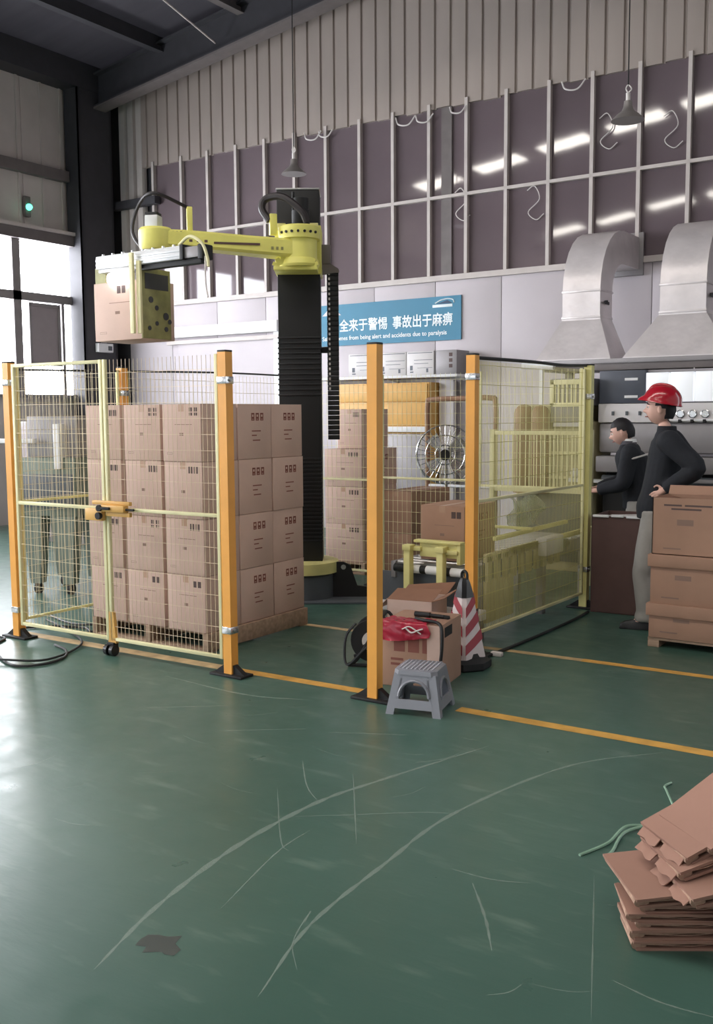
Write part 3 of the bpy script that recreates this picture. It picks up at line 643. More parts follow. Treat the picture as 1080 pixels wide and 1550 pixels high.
bm = B(); bx(bm, PX, PX+.02, GY-.03, GY+.28, 2.22, 2.76, .006); ob('clamp_plate', bm, 'olive', rb, world=True)
bm = B(); bx(bm, PX+.019, PX+.024, GY-.0, GY+.25, 2.60, 2.72)
for (y, z, r) in ((.06, 2.52, .025), (.12, 2.46, .02), (.22, 2.40, .03), (.12, 2.34, .018), (.04, 2.30, .018), (.22, 2.30, .02), (.26, 2.36, .02)): cyl(bm, (PX+.015, GY+y, z), (PX+.0235, GY+y, z), r, seg=10)
ob('plate_holes', bm, 'darksteel', rb, world=True)['kind'] = 'stuff'
for y, x0, zt in ((-.10, -.035, 2.86), (-.07, .012, 2.80)): ob('finger', bx(B(), PX+x0-.0, PX+x0+.04, GY+y-.012, GY+y+.012, 2.25, zt, .004), 'cream', rb, world=True)
bm = B(); bx(bm, -6.30, -6.28, GY+.0, GY+.26, 2.30, 2.66, .006); bx(bm, -6.30, -6.18, GY+.02, GY+.05, 2.65, 2.80); ob('clamp_plate', bm, 'olive', rb, world=True)
bm = B(); tube(bm, [(-5.3, GY-.05, 2.88), (-5.18, GY-.06, 2.93), (-5.07, GY-.05, 2.87), (-5.03, GY-.04, 2.77), (-5.02, GY-.04, 2.70)], .012, 8); ob('air_hose', bm, 'cream', rb, world=True)
bm = B(); tube(bm, [(-5.05, GY-.04, 2.78), (-5.06, GY-.03, 2.6), (-5.04, GY-.03, 2.48)], .006, 6); ob('air_line', bm, 'foam', rb, world=True)
# cable chain
bm = B(); bx(bm, .185, .27, -.06, .06, 2.86, 2.97, .004); prism(bm, [(.19, -.07, 2.97), (.26, -.07, 2.97), (.27, -.07, 2.9), (.335, -.07, 2.86), (.345, -.07, 2.83), (.20, -.07, 2.81)], (0, .03, 0)); bx(bm, .19, .27, -.08, .04, 2.9, 3.06, .004); ob('chain_bracket', bm, 'steelbeam', rb)
cc = None
for k in range(34):
    if cc is None:
        bm = B(); bx(bm, -.05, .05, -.03, .03, 0, .040, .003); bx(bm, -.034, -.018, -.034, .034, .008, .026); cc = me_from(bm, 'chain_link', 'black')
    ob('chain_link', cc, 'black', rb, loc=(.285, -.02, 1.40+k*.0425))
bm = B()
for k in range(24): bx(bm, .247, .263, -.0555, -.05, 1.83+k*.0425, 1.852+k*.0425, .002)
ob('chain_windows', bm, 'foam', rb)['kind'] = 'stuff'
ob('chain_stay', bx(B(), .18, .25, -.03, .03, 2.15, 2.2, .003), 'black', rb)
# held carton
carton('brown carton held in the robot gripper above the cage', (-6.01, 5.72, 2.215), 0, (.53, .36, .455), None, 'held', 'kraft')

# ================================================================== CONVEYOR INSIDE THE CAGE
cv = thing('roller_conveyor', 'conveyor with pale yellow guides behind the tall orange post', 'conveyor', (-3.5, 6.2, 0))
for x in (-.33, .30): ob('side_beam', bx(B(), x-.02, x+.02, -.05, 2.2, .42, .54, .004), 'machinegrey', cv)
rl = None
for k in range(22):
    if rl is None: rl = me_from(cyl(B(), (-.31, 0, .525), (.28, 0, .525), .024, seg=10), 'roller', 'steel')
    ob('roller', rl, 'steel', cv, loc=(0, k*.1, 0))
bm = B(); cyl(bm, (-.30, -.07, .50), (.28, -.07, .50), .03, seg=14); ob('end_roller', bm, 'black', cv)
for (a, b) in ((-.2, -.08), (-.03, .11), (.17, .28)): ob('roller_sleeve', cyl(B(), (a, -.07, .50), (b, -.07, .50), .032, seg=14), 'white', cv)
ob('front_plate', bx(B(), -.45, .28, -.03, -.01, .24, .46, .003), 'charcoal', cv)
ob('base_rail', bx(B(), -.5, .4, -.06, .02, .17, .24, .004), 'machinewhite', cv)
for x in (-.15, .12):
    bm = B(); bx(bm, x-.026, x+.026, -.16, -.10, .20, .665, .005); bx(bm, x-.032, x+.036, -.17, -.09, .645, .685, .004); ob('guide_upright', bm, 'yellow', cv)
bm = B(); bx(bm, -.08, .22, -.09, -.06, .60, .70, .004); bx(bm, -.12, .26, -.11, -.04, .70, .72, .004); bx(bm, -.16, -.06, -.12, -.05, .64, .67, .004); bx(bm, .1, .24, -.12, -.06, .63, .66, .004); ob('stop_guide', bm, 'yellow', cv)
bm = B(); bx(bm, .225, .255, -.1, .0, .56, .70, .003); ob('guide_end', bm, 'yellow', cv)
for x in (-.33, .30):
    for y in (.1, 1.2, 2.1): ob('leg', bx(B(), x-.03, x+.03, y-.03, y+.03, 0, .42, .004), 'machinegrey', cv)
ob('side_guard', bx(B(), .33, .36, .5, 2.2, .58, .62, .003), 'yellow', cv); ob('side_guard', bx(B(), .33, .36, .25, 1.6, .70, .73, .003), 'yellow', cv)
bm = B()
for k in range(10): bx(bm, .335, .36, .12+k*.14, .19+k*.14, .40, .60, .003)
bx(bm, .335, .36, .1, 1.5, .56, .62, .003); bx(bm, .335, .36, .1, .55, .12, .42, .003); ob('slotted_side', bm, 'beige', cv)
ob('guard_arm', bx(B(), .05, .42, .75, .79, .73, .75, .003), 'yellow', cv)
ob('drive_box', bx(B(), .34, .43, 1.0, 1.35, .50, .64, .01), 'machinewhite', cv)
bm = B(); cyl(bm, (.38, 1.35, .55), (.38, 1.5, .55), .04); ob('drive_motor', bm, 'charcoal', cv)
carton('brown carton waiting at the end of the conveyor', (-3.49, 6.53, .553), 0, (.36, .5, .40), None, 'big', 'kraftB')
# plastic film bundle on the conveyor
bm = B(); bmesh.ops.create_grid(bm, x_segments=10, y_segments=8, size=.5)
for v in bm.verts:
    x, y = v.co.x, v.co.y; v.co = V((-3.42+.04*math.sin(7*y)+.03*random.random(), 7.55+x*.62, .80+y*.26+.03*math.sin(9*x)))
bmesh.ops.solidify(bm, geom=bm.faces[:], thickness=.004)
ob_ = solo('plastic_sheet', bm, 'plasticfilm', 'crumpled translucent plastic sheet hanging over the conveyor', 'plastic sheet')
# machine and guard cage beyond the right fence panel
gc = thing('machine_guard', 'pale yellow barred guard standing beyond the right fence panel', 'guard', (-3.85, 8.85, 0))
for z in (.88, 1.43): ob('rail', bx(B(), -.5, .5, -.02, .02, z-.02, z+.02, .003), 'cream', gc)
for x in (-.5, .5): ob('upright', bx(B(), x-.025, x+.025, -.025, .025, 0, 1.46, .003), 'cream', gc)
br = me_from(bx(B(), -.006, .006, -.006, .006, .88, 1.43), 'bar', 'cream')
for k in range(22): ob('bar', br, 'cream', gc, loc=(-.46+k*.043+random.uniform(-.008, .008), 0, 0))
mc = thing('carton_machine', 'beige carton machine with barred hatch behind the right fence panel', 'machine', (-4.0, 9.75, 0))
ob('body', bx(B(), -.42, .4, -.2, .35, 0, 1.70, .01), 'beige', mc)
ob('upper_housing', bx(B(), -.02, .4, -.26, .3, 1.52, 1.96, .01), 'machinegrey', mc)
bm = B()
for (a, b, c, d) in ((-.02, .4, 1.90, 1.95), (-.02, .4, 1.68, 1.72), (-.02, .02, 1.68, 1.95), (.36, .4, 1.68, 1.95)): bx(bm, a, b, -.285, -.255, c, d, .003)
ob('hatch_frame', bm, 'cream', mc)
for k in range(7): ob('hatch_bar', bx(B(), .06+k*.045, .075+k*.045, -.275, -.26, 1.7, 1.92), 'cream', mc)
ob('front_panel', bx(B(), .0, .4, -.25, -.2, 1.48, 1.66, .004), 'machinewhite', mc)
for (x, z, r) in ((-.3, 1.1, .11), (-.12, 1.12, .10)):
    bm = B(); cyl(bm, (x, -.28, .8), (x, -.28, 1.6), r, seg=18); bmesh.ops.create_uvsphere(bm, u_segments=18, v_segments=8, radius=r, matrix=M.Translation((x, -.28, 1.6))); ob('brown_roll', bm, 'brownframe', mc)
ob('lower_recess', bx(B(), -.4, .38, -.225, -.2, .1, .8, .004), 'charcoal', mc)
for z in (.95, 1.2): ob('cross_bar', bx(B(), -.4, .38, -.24, -.2, z, z+.03, .003), 'cream', mc)
bm = B(); bx(bm, .2, .38, -.33, -.2, .93, .97); bmesh.ops.create_uvsphere(bm, u_segments=12, v_segments=8, radius=.05, matrix=M.Translation((.28, -.33, 1.02))); ob('control_knob', bm, 'white', mc)
solo('white_tube', cyl(B(), (-4.48, 9.8, 2.13), (-4.12, 9.8, 2.11), .035, seg=14), 'white', 'short white tube fixed above the beige carton machine', 'tube') if False else None
ob('top_tube', cyl(B(), (-.5, .1, 2.12), (-.14, .1, 2.10), .035, seg=14), 'white', mc)
ob('tube_post', bx(B(), -.3, -.26, .08, .12, 1.69, 2.1), 'white', mc)

# ================================================================== OVEN LINE WITH STEEL HOODS (right)
ov = thing('oven_line', 'long grey machine with round dials behind the two workers', 'machine', (-2.3, 9.6, 0))
ob('lower_body', bx(B(), -1.22, 2.2, .05, .9, .0, .86, .01), 'black', ov)
ob('slot_recess', bx(B(), -1.22, 2.2, .15, .9, .86, 1.05, .0), 'black', ov)
ob('ledge', bx(B(), -1.26, 2.2, -.06, .2, 1.03, 1.19, .015), 'machinegrey', ov)
ob('cover', bx(B(), -1.26, 2.2, .02, .9, 1.22, 1.52, .03), 'machinegrey', ov)
ob('dial_panel', bx(B(), -1.26, 2.2, .0, .9, 1.52, 1.705, .008), 'machinewhite', ov)
ob('cabinet', bx(B(), -1.26, -.80, .02, .9, 1.71, 2.03, .006), 'bluegrey', ov)
for z in (1.76, 1.93): ob('name_strip', bx(B(), -1.0, -.87, .012, .025, z, z+.025), 'white', ov)
for k in range(12): ob('light_panel', bx(B(), -.79+k*.235, -.79+k*.235+.215, .02, .1, 1.72, 2.0, .004), 'litpanel', ov)
ob('upper_body', bx(B(), -.80, 2.2, .1, .9, 1.71, 2.03), 'machinegrey', ov)
dl = me_from(lathe(B(), [(.042, 0), (.042, .012), (.034, .016), (.03, .012)], 18, Rm=M.Rotation(PI/2, 3, 'X')), 'dial', 'chrome')
for k in range(12): ob('dial', dl, 'chrome', ov, loc=(-.56+k*.115, .0, 1.60))
for k in range(12): ob('toggle', bx(B(), -.575+k*.115, -.545+k*.115, -.03, .0, 1.52, 1.55, .002), 'black', ov)
ob('chrome_strip', bx(B(), -.62, 2.0, -.025, .0, 1.535, 1.55), 'white', ov)
for x in (-1.12, -.98, -.85): ob('switch', bx(B(), x, x+.025, -.012, 0, 1.59, 1.63, .002), 'charcoal', ov)
ob('feed_rail', bx(B(), -.6, 2.2, -.12, -.08, .855, .875, .003), 'white', ov); ob('feed_roller', cyl(B(), (-1.2, -.0, .95), (2.1, -.0, .95), .05, seg=14), 'charcoal', ov)
ob('clip_row', bx(B(), -.42, 2.0, -.1, -.07, .95, .985, .003), 'machinegrey', ov)
ob('table_edge', bx(B(), -1.3, -1.02, -.2, .0, .93, .955, .003), 'white', ov)
# hoods
def hood(label, xc, neck, base, yb=10.0):
    t = thing('exhaust_hood', label, 'hood', (xc, yb, 2.16), 0, 'steel hoods over the oven'); h = neck/2; hb = base/2
    st = [(.00, 0, hb, .55), (.02, .0, hb, .55), (.44, .22, h*1.04, .36), (.50, .22, h, .36), (.74, .22, h, .36)]   # z, front y, half width, depth
    bm = B(); rings = []
    for z, y, hw, dp in st: rings.append([(-hw, y, z), (hw, y, z), (hw, y+dp, z), (-hw, y+dp, z)])
    for k in range(1, 8):                # elbow turning back to the wall
        a = k*PI/2/7; yc, zc = .22+.36+.35, .74; ro, ri = .71, .35
        rings.append([(-h, yc-ro*math.cos(a), zc+ro*math.sin(a)), (h, yc-ro*math.cos(a), zc+ro*math.sin(a)), (h, yc-ri*math.cos(a), zc+ri*math.sin(a)), (-h, yc-ri*math.cos(a), zc+ri*math.sin(a))])
    z0, z1 = .74+.35, .74+.71
    rings.append([(-h, YB-yb-.02, z1), (h, YB-yb-.02, z1), (h, YB-yb-.02, z0), (-h, YB-yb-.02, z0)])
    loft(bm, rings); ob('duct', bm, 'galv', t, ang=25)
    for z, hw in ((.47, h+.008), (.745, h+.008)):
        bm = B(); bx(bm, -hw, hw, .212, .59, z-.012, z+.012, .003); ob('duct_flange', bm, 'galv', t)
    bm = B(); cyl(bm, (h+.0, .36, .63), (h+.03, .36, .63), .016); bx(bm, h+.02, h+.03, .3, .42, .60, .63); ob('damper_handle', bm, 'darksteel', t)
    ob('wall_collar', bx(B(), -h-.05, h+.05, YB-yb-.06, YB-yb-.02, z0-.06, z1+.06, .004), 'machinegrey', t)
hood('crumpled sheet steel exhaust hood on the left of the two', -4.0, .42, .82)
hood('sheet steel exhaust hood on the right of the two, above the red helmet', -2.93, .46, 1.06)
t = thing('hood_beam', 'rough grey beam running under the two steel hoods', 'beam', (-2.3, 10.0, 2.05))
ob('beam', bx(B(), -2.0, 2.0, -.05, .55, 0, .11, .006), 'steelbeam', t); ob('lip', bx(B(), -2.0, 2.0, -.07, -.05, .07, .118, .003), 'machinegrey', t)
ob('hook', tube(B(), [(-.42, -.06, .0), (-.42, -.07, -.06), (-.4, -.07, -.09), (-.39, -.07, -.06)], .006, 6), 'foam', t)
ob('hanger', cyl(B(), (-1.9, .5, .1), (-1.9, .5, 1.2), .015), 'steelbeam', t); ob('hanger', cyl(B(), (1.9, .5, .1), (1.9, .5, 1.2), .015), 'steelbeam', t)
for x in (-1.9, 1.9): ob('post', bx(B(), x-.04, x+.04, .4, .48, -2.05, 0), 'steelbeam', t)

# ================================================================== FOREGROUND THINGS BY THE TALL POST
bxs = thing('tool_carton', 'brown carton carrying a red bag behind the tall post and stool', 'carton', (-3.0, 5.14, 0), R(10))
ob('body', bx(B(), -.19, .19, -.20, .20, 0, .385, .005), 'kraftB', bxs)
bm = B()
for a in (-.10, -.01, .08): 
    quad(bm, (a, -.2009, .215), (a+.07, -.2009, .215), (a+.07, -.2009, .30), (a, -.2009, .30))
for (a, b, c) in ((-.12, -.04, .16), (-.12, -.06, .13)): quad(bm, (a, -.2009, c), (b, -.2009, c), (b, -.2009, c+.015), (a, -.2009, c+.015))
ob('printed_marks', bm, 'inkred', bxs)
bm = B(); quad(bm, (.1909, -.12, .30), (.1909, .02, .30), (.1909, .02, .36), (.1909, -.12, .36)); ob('hand_hole', bm, 'black', bxs)
bm = B(); bx(bm, .11, .189, -.203, -.2, .1, .385); ob('paper_wrap', bm, 'kraft', bxs)
o = thing('plastic_bag', 'red plastic bag draped over the front edge of the tool carton', 'bag', tuple(V((-3.0, 5.14, .385))+rot(R(10)).to_3x3() @ V((-.04, -.204, 0))), R(10))
bm = B(); NX, NY = 16, 14
for j in range(NY+1):
    for i in range(NX+1):
        u = i/NX; v = j/NY; s = v*.225; x = -.13+.30*u+.015*math.sin(9*v)
        e = .012*math.sin(u*17+v*5)+.006*math.sin(v*31+u*9)
        x -= .01
        if s < .13: p = (x, .13-s, .008+abs(e)*.5)
        else: p = (x, -.006-abs(e)*.8, .008-(s-.13)-.02*math.sin(3*u+1)*v)
        bm.verts.new(p)
bm.verts.ensure_lookup_table()
for j in range(NY):
    for i in range(NX): bm.faces.new([bm.verts[j*(NX+1)+i], bm.verts[j*(NX+1)+i+1], bm.verts[(j+1)*(NX+1)+i+1], bm.verts[(j+1)*(NX+1)+i]])
bmesh.ops.solidify(bm, geom=bm.faces[:], thickness=.003); ob('bag_film', bm, 'redbag', o, ang=60)
bm = B(); tube(bm, [(.02, -.016, -.02), (.06, -.022, -.045), (.10, -.022, -.03), (.13, -.016, -.02)], .005, 6); tube(bm, [(.0, -.016, -.03), (.05, -.02, -.012), (.12, -.02, -.05)], .004, 6); ob('bag_print', bm, 'conewhite', o)
bm = B(); tube(bm, [(-2.98, 5.04, .40), (-2.90, 5.0, .405), (-2.80, 4.99, .40), (-2.76, 4.965, .36), (-2.75, 4.945, .25), (-2.76, 4.935, .15), (-2.78, 4.93, .12)], .010, 8); solo('black_strap', bm, 'black', 'black strap looping over the corner of the tool carton', 'strap')
bm = B(); cyl(bm, (-3.05, 5.15, .402), (-2.95, 5.16, .402), .016); cyl(bm, (-2.95, 5.16, .402), (-2.86, 5.17, .400), .010); bx(bm, -2.94, -2.83, 5.165, 5.195, .386, .406, .004); solo('hand_tool', bm, 'black', 'black hand tool lying on top of the tool carton', 'tool')
# open carton behind
oc = thing('open_carton', 'open brown carton with folded flaps behind the tool carton', 'carton', (-3.37, 5.72, 0), R(10))
W2, D2, H2 = .16, .15, .385
bm = B()
for (a, b, c, d) in ((-W2, W2, -D2, -D2+.006), (-W2, W2, D2-.006, D2), (-W2, -W2+.006, -D2, D2), (W2-.006, W2, -D2, D2)): bx(bm, a, b, c, d, 0, H2)
bx(bm, -W2, W2, -D2, D2, 0, .006); ob('body', bm, 'kraft', oc)
bm = B(); prism(bm, [(-W2, -D2, H2), (W2, -D2, H2), (W2+.02, -D2+.14, H2+.06), (-W2+.02, -D2+.14, H2+.05)], (0, .004, .003)); ob('flap', bm, 'kraftin', oc)
bm = B(); prism(bm, [(-W2, D2, H2), (W2, D2, H2), (W2+.03, D2+.1, H2+.07), (-W2, D2+.1, H2+.03)], (0, .004, .004)); ob('flap', bm, 'kraftin', oc)
bm = B(); prism(bm, [(W2, -D2, H2), (W2, D2, H2), (W2+.09, D2, H2+.05), (W2+.09, -D2, H2+.03)], (0, 0, .005)); ob('flap', bm, 'kraftin', oc)
bm = B(); prism(bm, [(-W2, -D2, H2), (-W2, D2, H2), (-W2-.08, D2, H2-.08), (-W2-.08, -D2, H2-.08)], (0, 0, .005)); ob('flap', bm, 'kraft', oc)
bm = B()
for a in (-.14, -.09, -.04): quad(bm, (a, -D2-.001, .08), (a+.04, -D2-.001, .08), (a+.04, -D2-.001, .12), (a, -D2-.001, .12))
ob('printed_marks', bm, 'ink', oc)
# cable reel
cr = thing('cable_reel', 'black cable reel standing behind the tall orange post', 'reel', (-3.47, 5.33, 0), R(24))
Ry = M.Rotation(PI/2, 3, 'X')
for y in (-.09, .07): ob('flange', lathe(B(), [(.05, 0), (.135, 0), (.14, .008), (.135, .018), (.05, .018)], 30, (0, y+.018, .165), Rm=Ry), 'black', cr)
bm = B(); lathe(bm, [(.10, 0), (.10, .15)], 26, (0, .075, .165), Rm=Ry)
ob('drum', bm, 'cable', cr)
ob('hub_disc', lathe(B(), [(.0, 0), (.062, 0), (.062, .012), (.0, .012)], 24, (0, -.085, .165), Rm=Ry), 'foam', cr)
bm = B()
for k in range(3):
    a = PI/2+k*2*PI/3; bar(bm, (0, -.10, .165), (.065*math.cos(a), -.10, .165+.065*math.sin(a)), .02, .01)
cyl(bm, (0, -.11, .165), (0, -.08, .165), .02); ob('hub_spokes', bm, 'black', cr)
bm = B()
for y in (-.12, .11): tube(bm, [(-.15, y, .012), (-.09, y, .05), (0, y, .20), (.04, y, .31), (.10, y, .30), (.13, y, .16), (.15, y, .012), (.0, y, .012), (-.15, y, .012)], .011, 7, 4)
cyl(bm, (.06, -.12, .315), (.06, .11, .315), .015); ob('stand', bm, 'rubber', cr)
bm = B(); tube(bm, [(.02, -.13, .17), (-.06, -.15, .1), (-.14, -.15, .02), (-.17, -.13, .06), (-.16, -.12, .2), (-.1, -.1, .28)], .008, 7); ob('cable_tail', bm, 'cable', cr)
# stool
st = thing('plastic_stool', 'grey plastic step stool on the floor by the tall post', 'stool', (-2.70, 4.62, 0), R(14))
TH, BH, HT = .115, .155, .245
def stool_ring(h, z, b=.03): return [(-h+b, -h, z), (h-b, -h, z), (h, -h+b, z), (h, h-b, z), (h-b, h, z), (-h+b, h, z), (-h, h-b, z), (-h, -h+b, z)]
ob('seat', loft(B(), [stool_ring(TH-.004, HT), stool_ring(TH+.004, HT-.006), stool_ring(TH+.008, HT-.03), stool_ring(TH-.01, HT-.03), stool_ring(TH-.012, HT-.012)]), 'greyplastic', st)
def hw(z): return BH+(TH-BH)*z/(HT-.02)
for sx in (-1, 1):
    for sy in (-1, 1):
        bm = B(); rings = []
        for z in (0, .08, .16, HT-.025):
            h = hw(z); wd = .052 if z > .1 else .045
            rings.append([(sx*h, sy*h, z), (sx*(h-wd), sy*h, z), (sx*(h-wd), sy*(h-.012), z), (sx*(h-.012), sy*(h-.012), z), (sx*(h-.012), sy*(h-wd), z), (sx*h, sy*(h-wd), z)])
        loft(bm, rings); ob('leg', bm, 'greyplastic', st)
def apron(fn, name, zs, zt, m='greyplastic'):
    bm = B(); rings = []
    for z in (zs, zt):
        h = hw(z); rings.append([fn(-h+.04, -h-.001, z), fn(h-.04, -h-.001, z), fn(h-.04, -h+.01, z), fn(-h+.04, -h+.01, z)])
    loft(bm, rings); ob(name, bm, m, st)
rots = [lambda x, y, z: (x, y, z), lambda x, y, z: (-y, x, z), lambda x, y, z: (-x, -y, z), lambda x, y, z: (y, -x, z)]
for i, fn in enumerate(rots):
    apron(fn, 'lower_panel', .035, .085); apron(fn, 'top_panel', .195, HT-.02)
    bm = B(); pts = []
    for k in range(13):
        a = PI*k/12; z = .10+.085*math.sin(a); h = hw(z); pts.append(fn(.085*math.cos(a), -h-.002, z))
    tube(bm, pts, .009, 6, 0); ob('arch_rim', bm, 'greyplastic', st)
    bm = B()                                  # spandrels between the arch and the legs
    for s in (-1, 1):
        poly = []
        for k in range(7):
            a = PI/2*k/6; z = .10+.085*math.sin(a); poly.append(fn(s*.085*math.cos(a), -hw(z)+.0, z))
        poly += [fn(s*.0, -hw(.2), .2), fn(s*(hw(.2)-.04), -hw(.2), .2), fn(s*(hw(.085)-.04), -hw(.085), .085), fn(s*.085, -hw(.085), .085)]
        d = V(fn(0, .006, 0)); prism(bm, poly, d)
    ob('side_web', bm, 'greyplastic', st)
bm = B()
for x in range(-4, 5):
    for y in range(-4, 5):
        bmesh.ops.create_cone(bm, cap_ends=True, segments=6, radius1=.008, radius2=.006, depth=.004, matrix=M.Translation((x*.023, y*.023, HT+.002)))
o = ob('grip_studs', bm, 'greyplastic', st); o['kind'] = 'stuff'
# cone
cn = thing('traffic_cone', 'red and white striped square cone with black base and top', 'cone', (-2.93, 5.565, 0), R(-18))
bm = B(); lathe(bm, [(.165, 0), (.175, .01), (.175, .05), (.15, .065), (.12, .075), (.11, .10)], 8); ob('base', bm, 'rubber', cn)
def cone_h(z): return .105+(.045-.105)*(z-.08)/(.50-.08)
def cring(z, e=0): h = cone_h(z)+e; b = .022; return [(-h+b, -h, z), (h-b, -h, z), (h, -h+b, z), (h, h-b, z), (h-b, h, z), (-h+b, h, z), (-h, h-b, z), (-h, -h+b, z)]
ob('body', loft(B(), [cring(.07), cring(.20), cring(.35), cring(.47)]), 'conewhite', cn)
bm = B()
for fn in rots:
    sg = -1 if rots.index(fn) % 2 == 0 else 1
    for zm in (.405, .29, .175):
        for p0, p1 in ((-1, 0), (0, 1)):
            P = []
            for p, dz in ((p0, -.032), (p1, -.032), (p1, .032), (p0, .032)):
                z = zm+sg*p*.045+dz; h = cone_h(z); P.append(fn(p*(h-.014), -h-.0015, z))
            bm.faces.new([bm.verts.new(V(p)) for p in P])
ob('red_bands', bm, 'conered', cn)
bm = B(); loft(bm, [cring(.455, .003), cring(.50, .001), [tuple(V(p)*1) for p in cring(.545, -.002)], [(x*.7, y*.7, .575) for x, y, z in cring(.545, -.004)]]); tube(bm, [(-.025, 0, .57), (-.022, 0, .605), (0, 0, .62), (.022, 0, .605), (.025, 0, .57)], .009, 8); ob('top_cap', bm, 'blackgloss', cn)
# dark cable on the floor along the right panel
solo('power_cable', tube(B(), [(-3.3, 5.98, .012), (-2.95, 5.76, .012), (-2.90, 5.9, .012), (-2.87, 6.5, .012), (-2.86, 7.2, .012), (-2.88, 7.62, .012)], .011, 7), 'cable', 'dark power cable lying along the right fence panel', 'cable')
solo('cable_plug', bx(B(), -2.91, -2.83, 5.90, 5.94, 0, .03, .006), 'foam', 'white plug joint on the floor cable by the fence', 'plug')
# loose cables by the left gate
solo('cable_loop', tube(B(), [(-6.42, 4.30, .01), (-6.14, 4.46, .01), (-6.0, 4.30, .01), (-5.75, 4.12, .01), (-5.40, 3.98, .01), (-5.25, 4.1, .01), (-5.28, 4.3, .01), (-5.45, 4.45, .01), (-5.62, 4.5, .012)], .009, 7), 'cable', 'outer black cable loop on the floor before the left gate', 'cable')
solo('cable_loop', tube(B(), [(-6.5, 4.2, .01), (-6.2, 4.05, .01), (-5.8, 3.98, .012), (-5.5, 4.0, .028), (-5.32, 4.2, .012), (-5.48, 4.62, .012), (-5.9, 4.86, .012), (-6.4, 5.05, .012)], .008, 7), 'cable', 'inner black cable loop running under the left gate', 'cable')
solo('cable_loop', tube(B(), [(-6.3, 4.72, .012), (-6.15, 4.9, .012), (-5.9, 5.0, .012), (-5.72, 4.95, .012), (-5.70, 5.3, .012), (-5.9, 5.9, .2), (-5.98, 6.3, .6), (-6.0, 6.4, .75)], .010, 7), 'cable', 'dark cable rising behind the left gate leaf', 'cable')
solo('cable_loop', tube(B(), [(-6.6, 5.2, .012), (-6.1, 5.05, .012), (-5.8, 5.1, .03), (-5.7, 5.25, .012)], .009, 7), 'cable', 'short dark cable on the floor beside the pallet corner', 'cable')

# ================================================================== RIGHT HAND SIDE: BOX STACK, CART
SXR, SYR = -2.115, 6.72
t = thing('pallet', 'wooden pallet under the lidded carton stack at the right edge', 'pallet', (SXR+.5, SYR+.2, 0))
for x in (-.5, -.02, .42): ob('block', bx(B(), x, x+.08, -.18, .2, 0, .05, .004), 'wood', t)
ob('deck', bx(B(), -.5, .5, -.18, .2, .05, .068, .003), 'wood', t)
lv = [(.07, .31), (.31, .65), (.65, 1.06)]
for c in range(2):
    for r, (z0, z1) in enumerate(lv):
        x0 = SXR+.004*r+c*.475
        tt = thing('lidded_carton', 'brown carton of the right hand stack, %s column, %s level' % (('left', 'right')[c], ('bottom', 'middle', 'top')[r]), 'carton', (x0+.235, SYR+.19+r*.004, z0), 0, 'cartons on the right hand pallet')
        hz = z1-z0
        if r < 2: ob('body', bx(B(), -.228, .228, -.18, .18, 0, hz-.02, .005), 'kraftB', tt)
        else:
            bm = B()
            for (a, b, cc_, d) in ((-.228, .228, -.18, -0.174), (-.228, .228, 0.174, .18), (-.228, -.222, -.18, .18), (.222, .228, -.18, .18)): bx(bm, a, b, cc_, d, 0, .39)
            bx(bm, -.228, .228, -.18, .18, 0, .006); ob('body', bm, 'kraftB', tt)
            bm = B(); prism(bm, [(-.228, .18, .39), (.228, .18, .39), (.228, .22, .45), (-.228, .22, .45)], (0, .005, 0)); ob('flap', bm, 'kraftB', tt)
            bm = B(); prism(bm, [(-.228, -.15, .385), (-.228, .15, .385), (-.12, .13, .36), (-.12, -.13, .36)], (0, 0, .005)); ob('flap', bm, 'kraftin', tt)
            bm = B()
            for (a, b, z) in ((-.15, -.03, .335), (-.01, .17, .335), (-.1, .1, .31)): quad(bm, (a, -.1809, z), (b, -.1809, z), (b, -.1809, z+.012), (a, -.1809, z+.012))
            ob('printed_marks', bm, 'ink', tt)
        bm = B(); quad(bm, (-.06, -.1809, hz*.5), (.05, -.1809, hz*.5), (.05, -.1809, hz*.6), (-.06, -.1809, hz*.6)); quad(bm, (-.15, -.1809, .04), (-.03, -.1809, .04), (-.03, -.1809, .05), (-.15, -.1809, .05)); ob('faint_print', bm, 'inkgrey', tt)
        if r < 2: ob('lid', bx(B(), -.245, .2365, -0.197, 0.197, hz-.085, hz, .005), 'kraftB', tt)
ct = thing('waste_carton', 'tall dark brown open carton between the yellow post and the worker', 'carton', (-2.665, 7.94, 0), R(4))
bm = B()
for (a, b, c, d) in ((-.24, .22, -.24, -.232), (-.24, .22, .232, .24), (-.24, -.232, -.24, .24), (.212, .22, -.24, .24)): bx(bm, a, b, c, d, .0, .79)
bx(bm, -.24, .22, -.24, .24, 0, .01); ob('body', bm, 'darkbrown', ct)
bm = B(); loft(bm, [[(-.23, -.23, .70), (.21, -.23, .70), (.21, .23, .70), (-.23, .23, .70)], [(-.2, -.2, .77), (.18, -.2, .76), (.18, .2, .78), (-.2, .2, .76)]]); ob('waste_filling', bm, 'foam', ct, label='pale paper scraps filling the carton')
bm = B()
for (a, b, z) in ((-.23, -.1, .79), (-.08, .02, .795), (.04, .21, .79)): box(bm, ((a+b)/2, -.24, z), (b-a, .03, .02), bev=.004)
ob('white_edging', bm, 'white', ct)
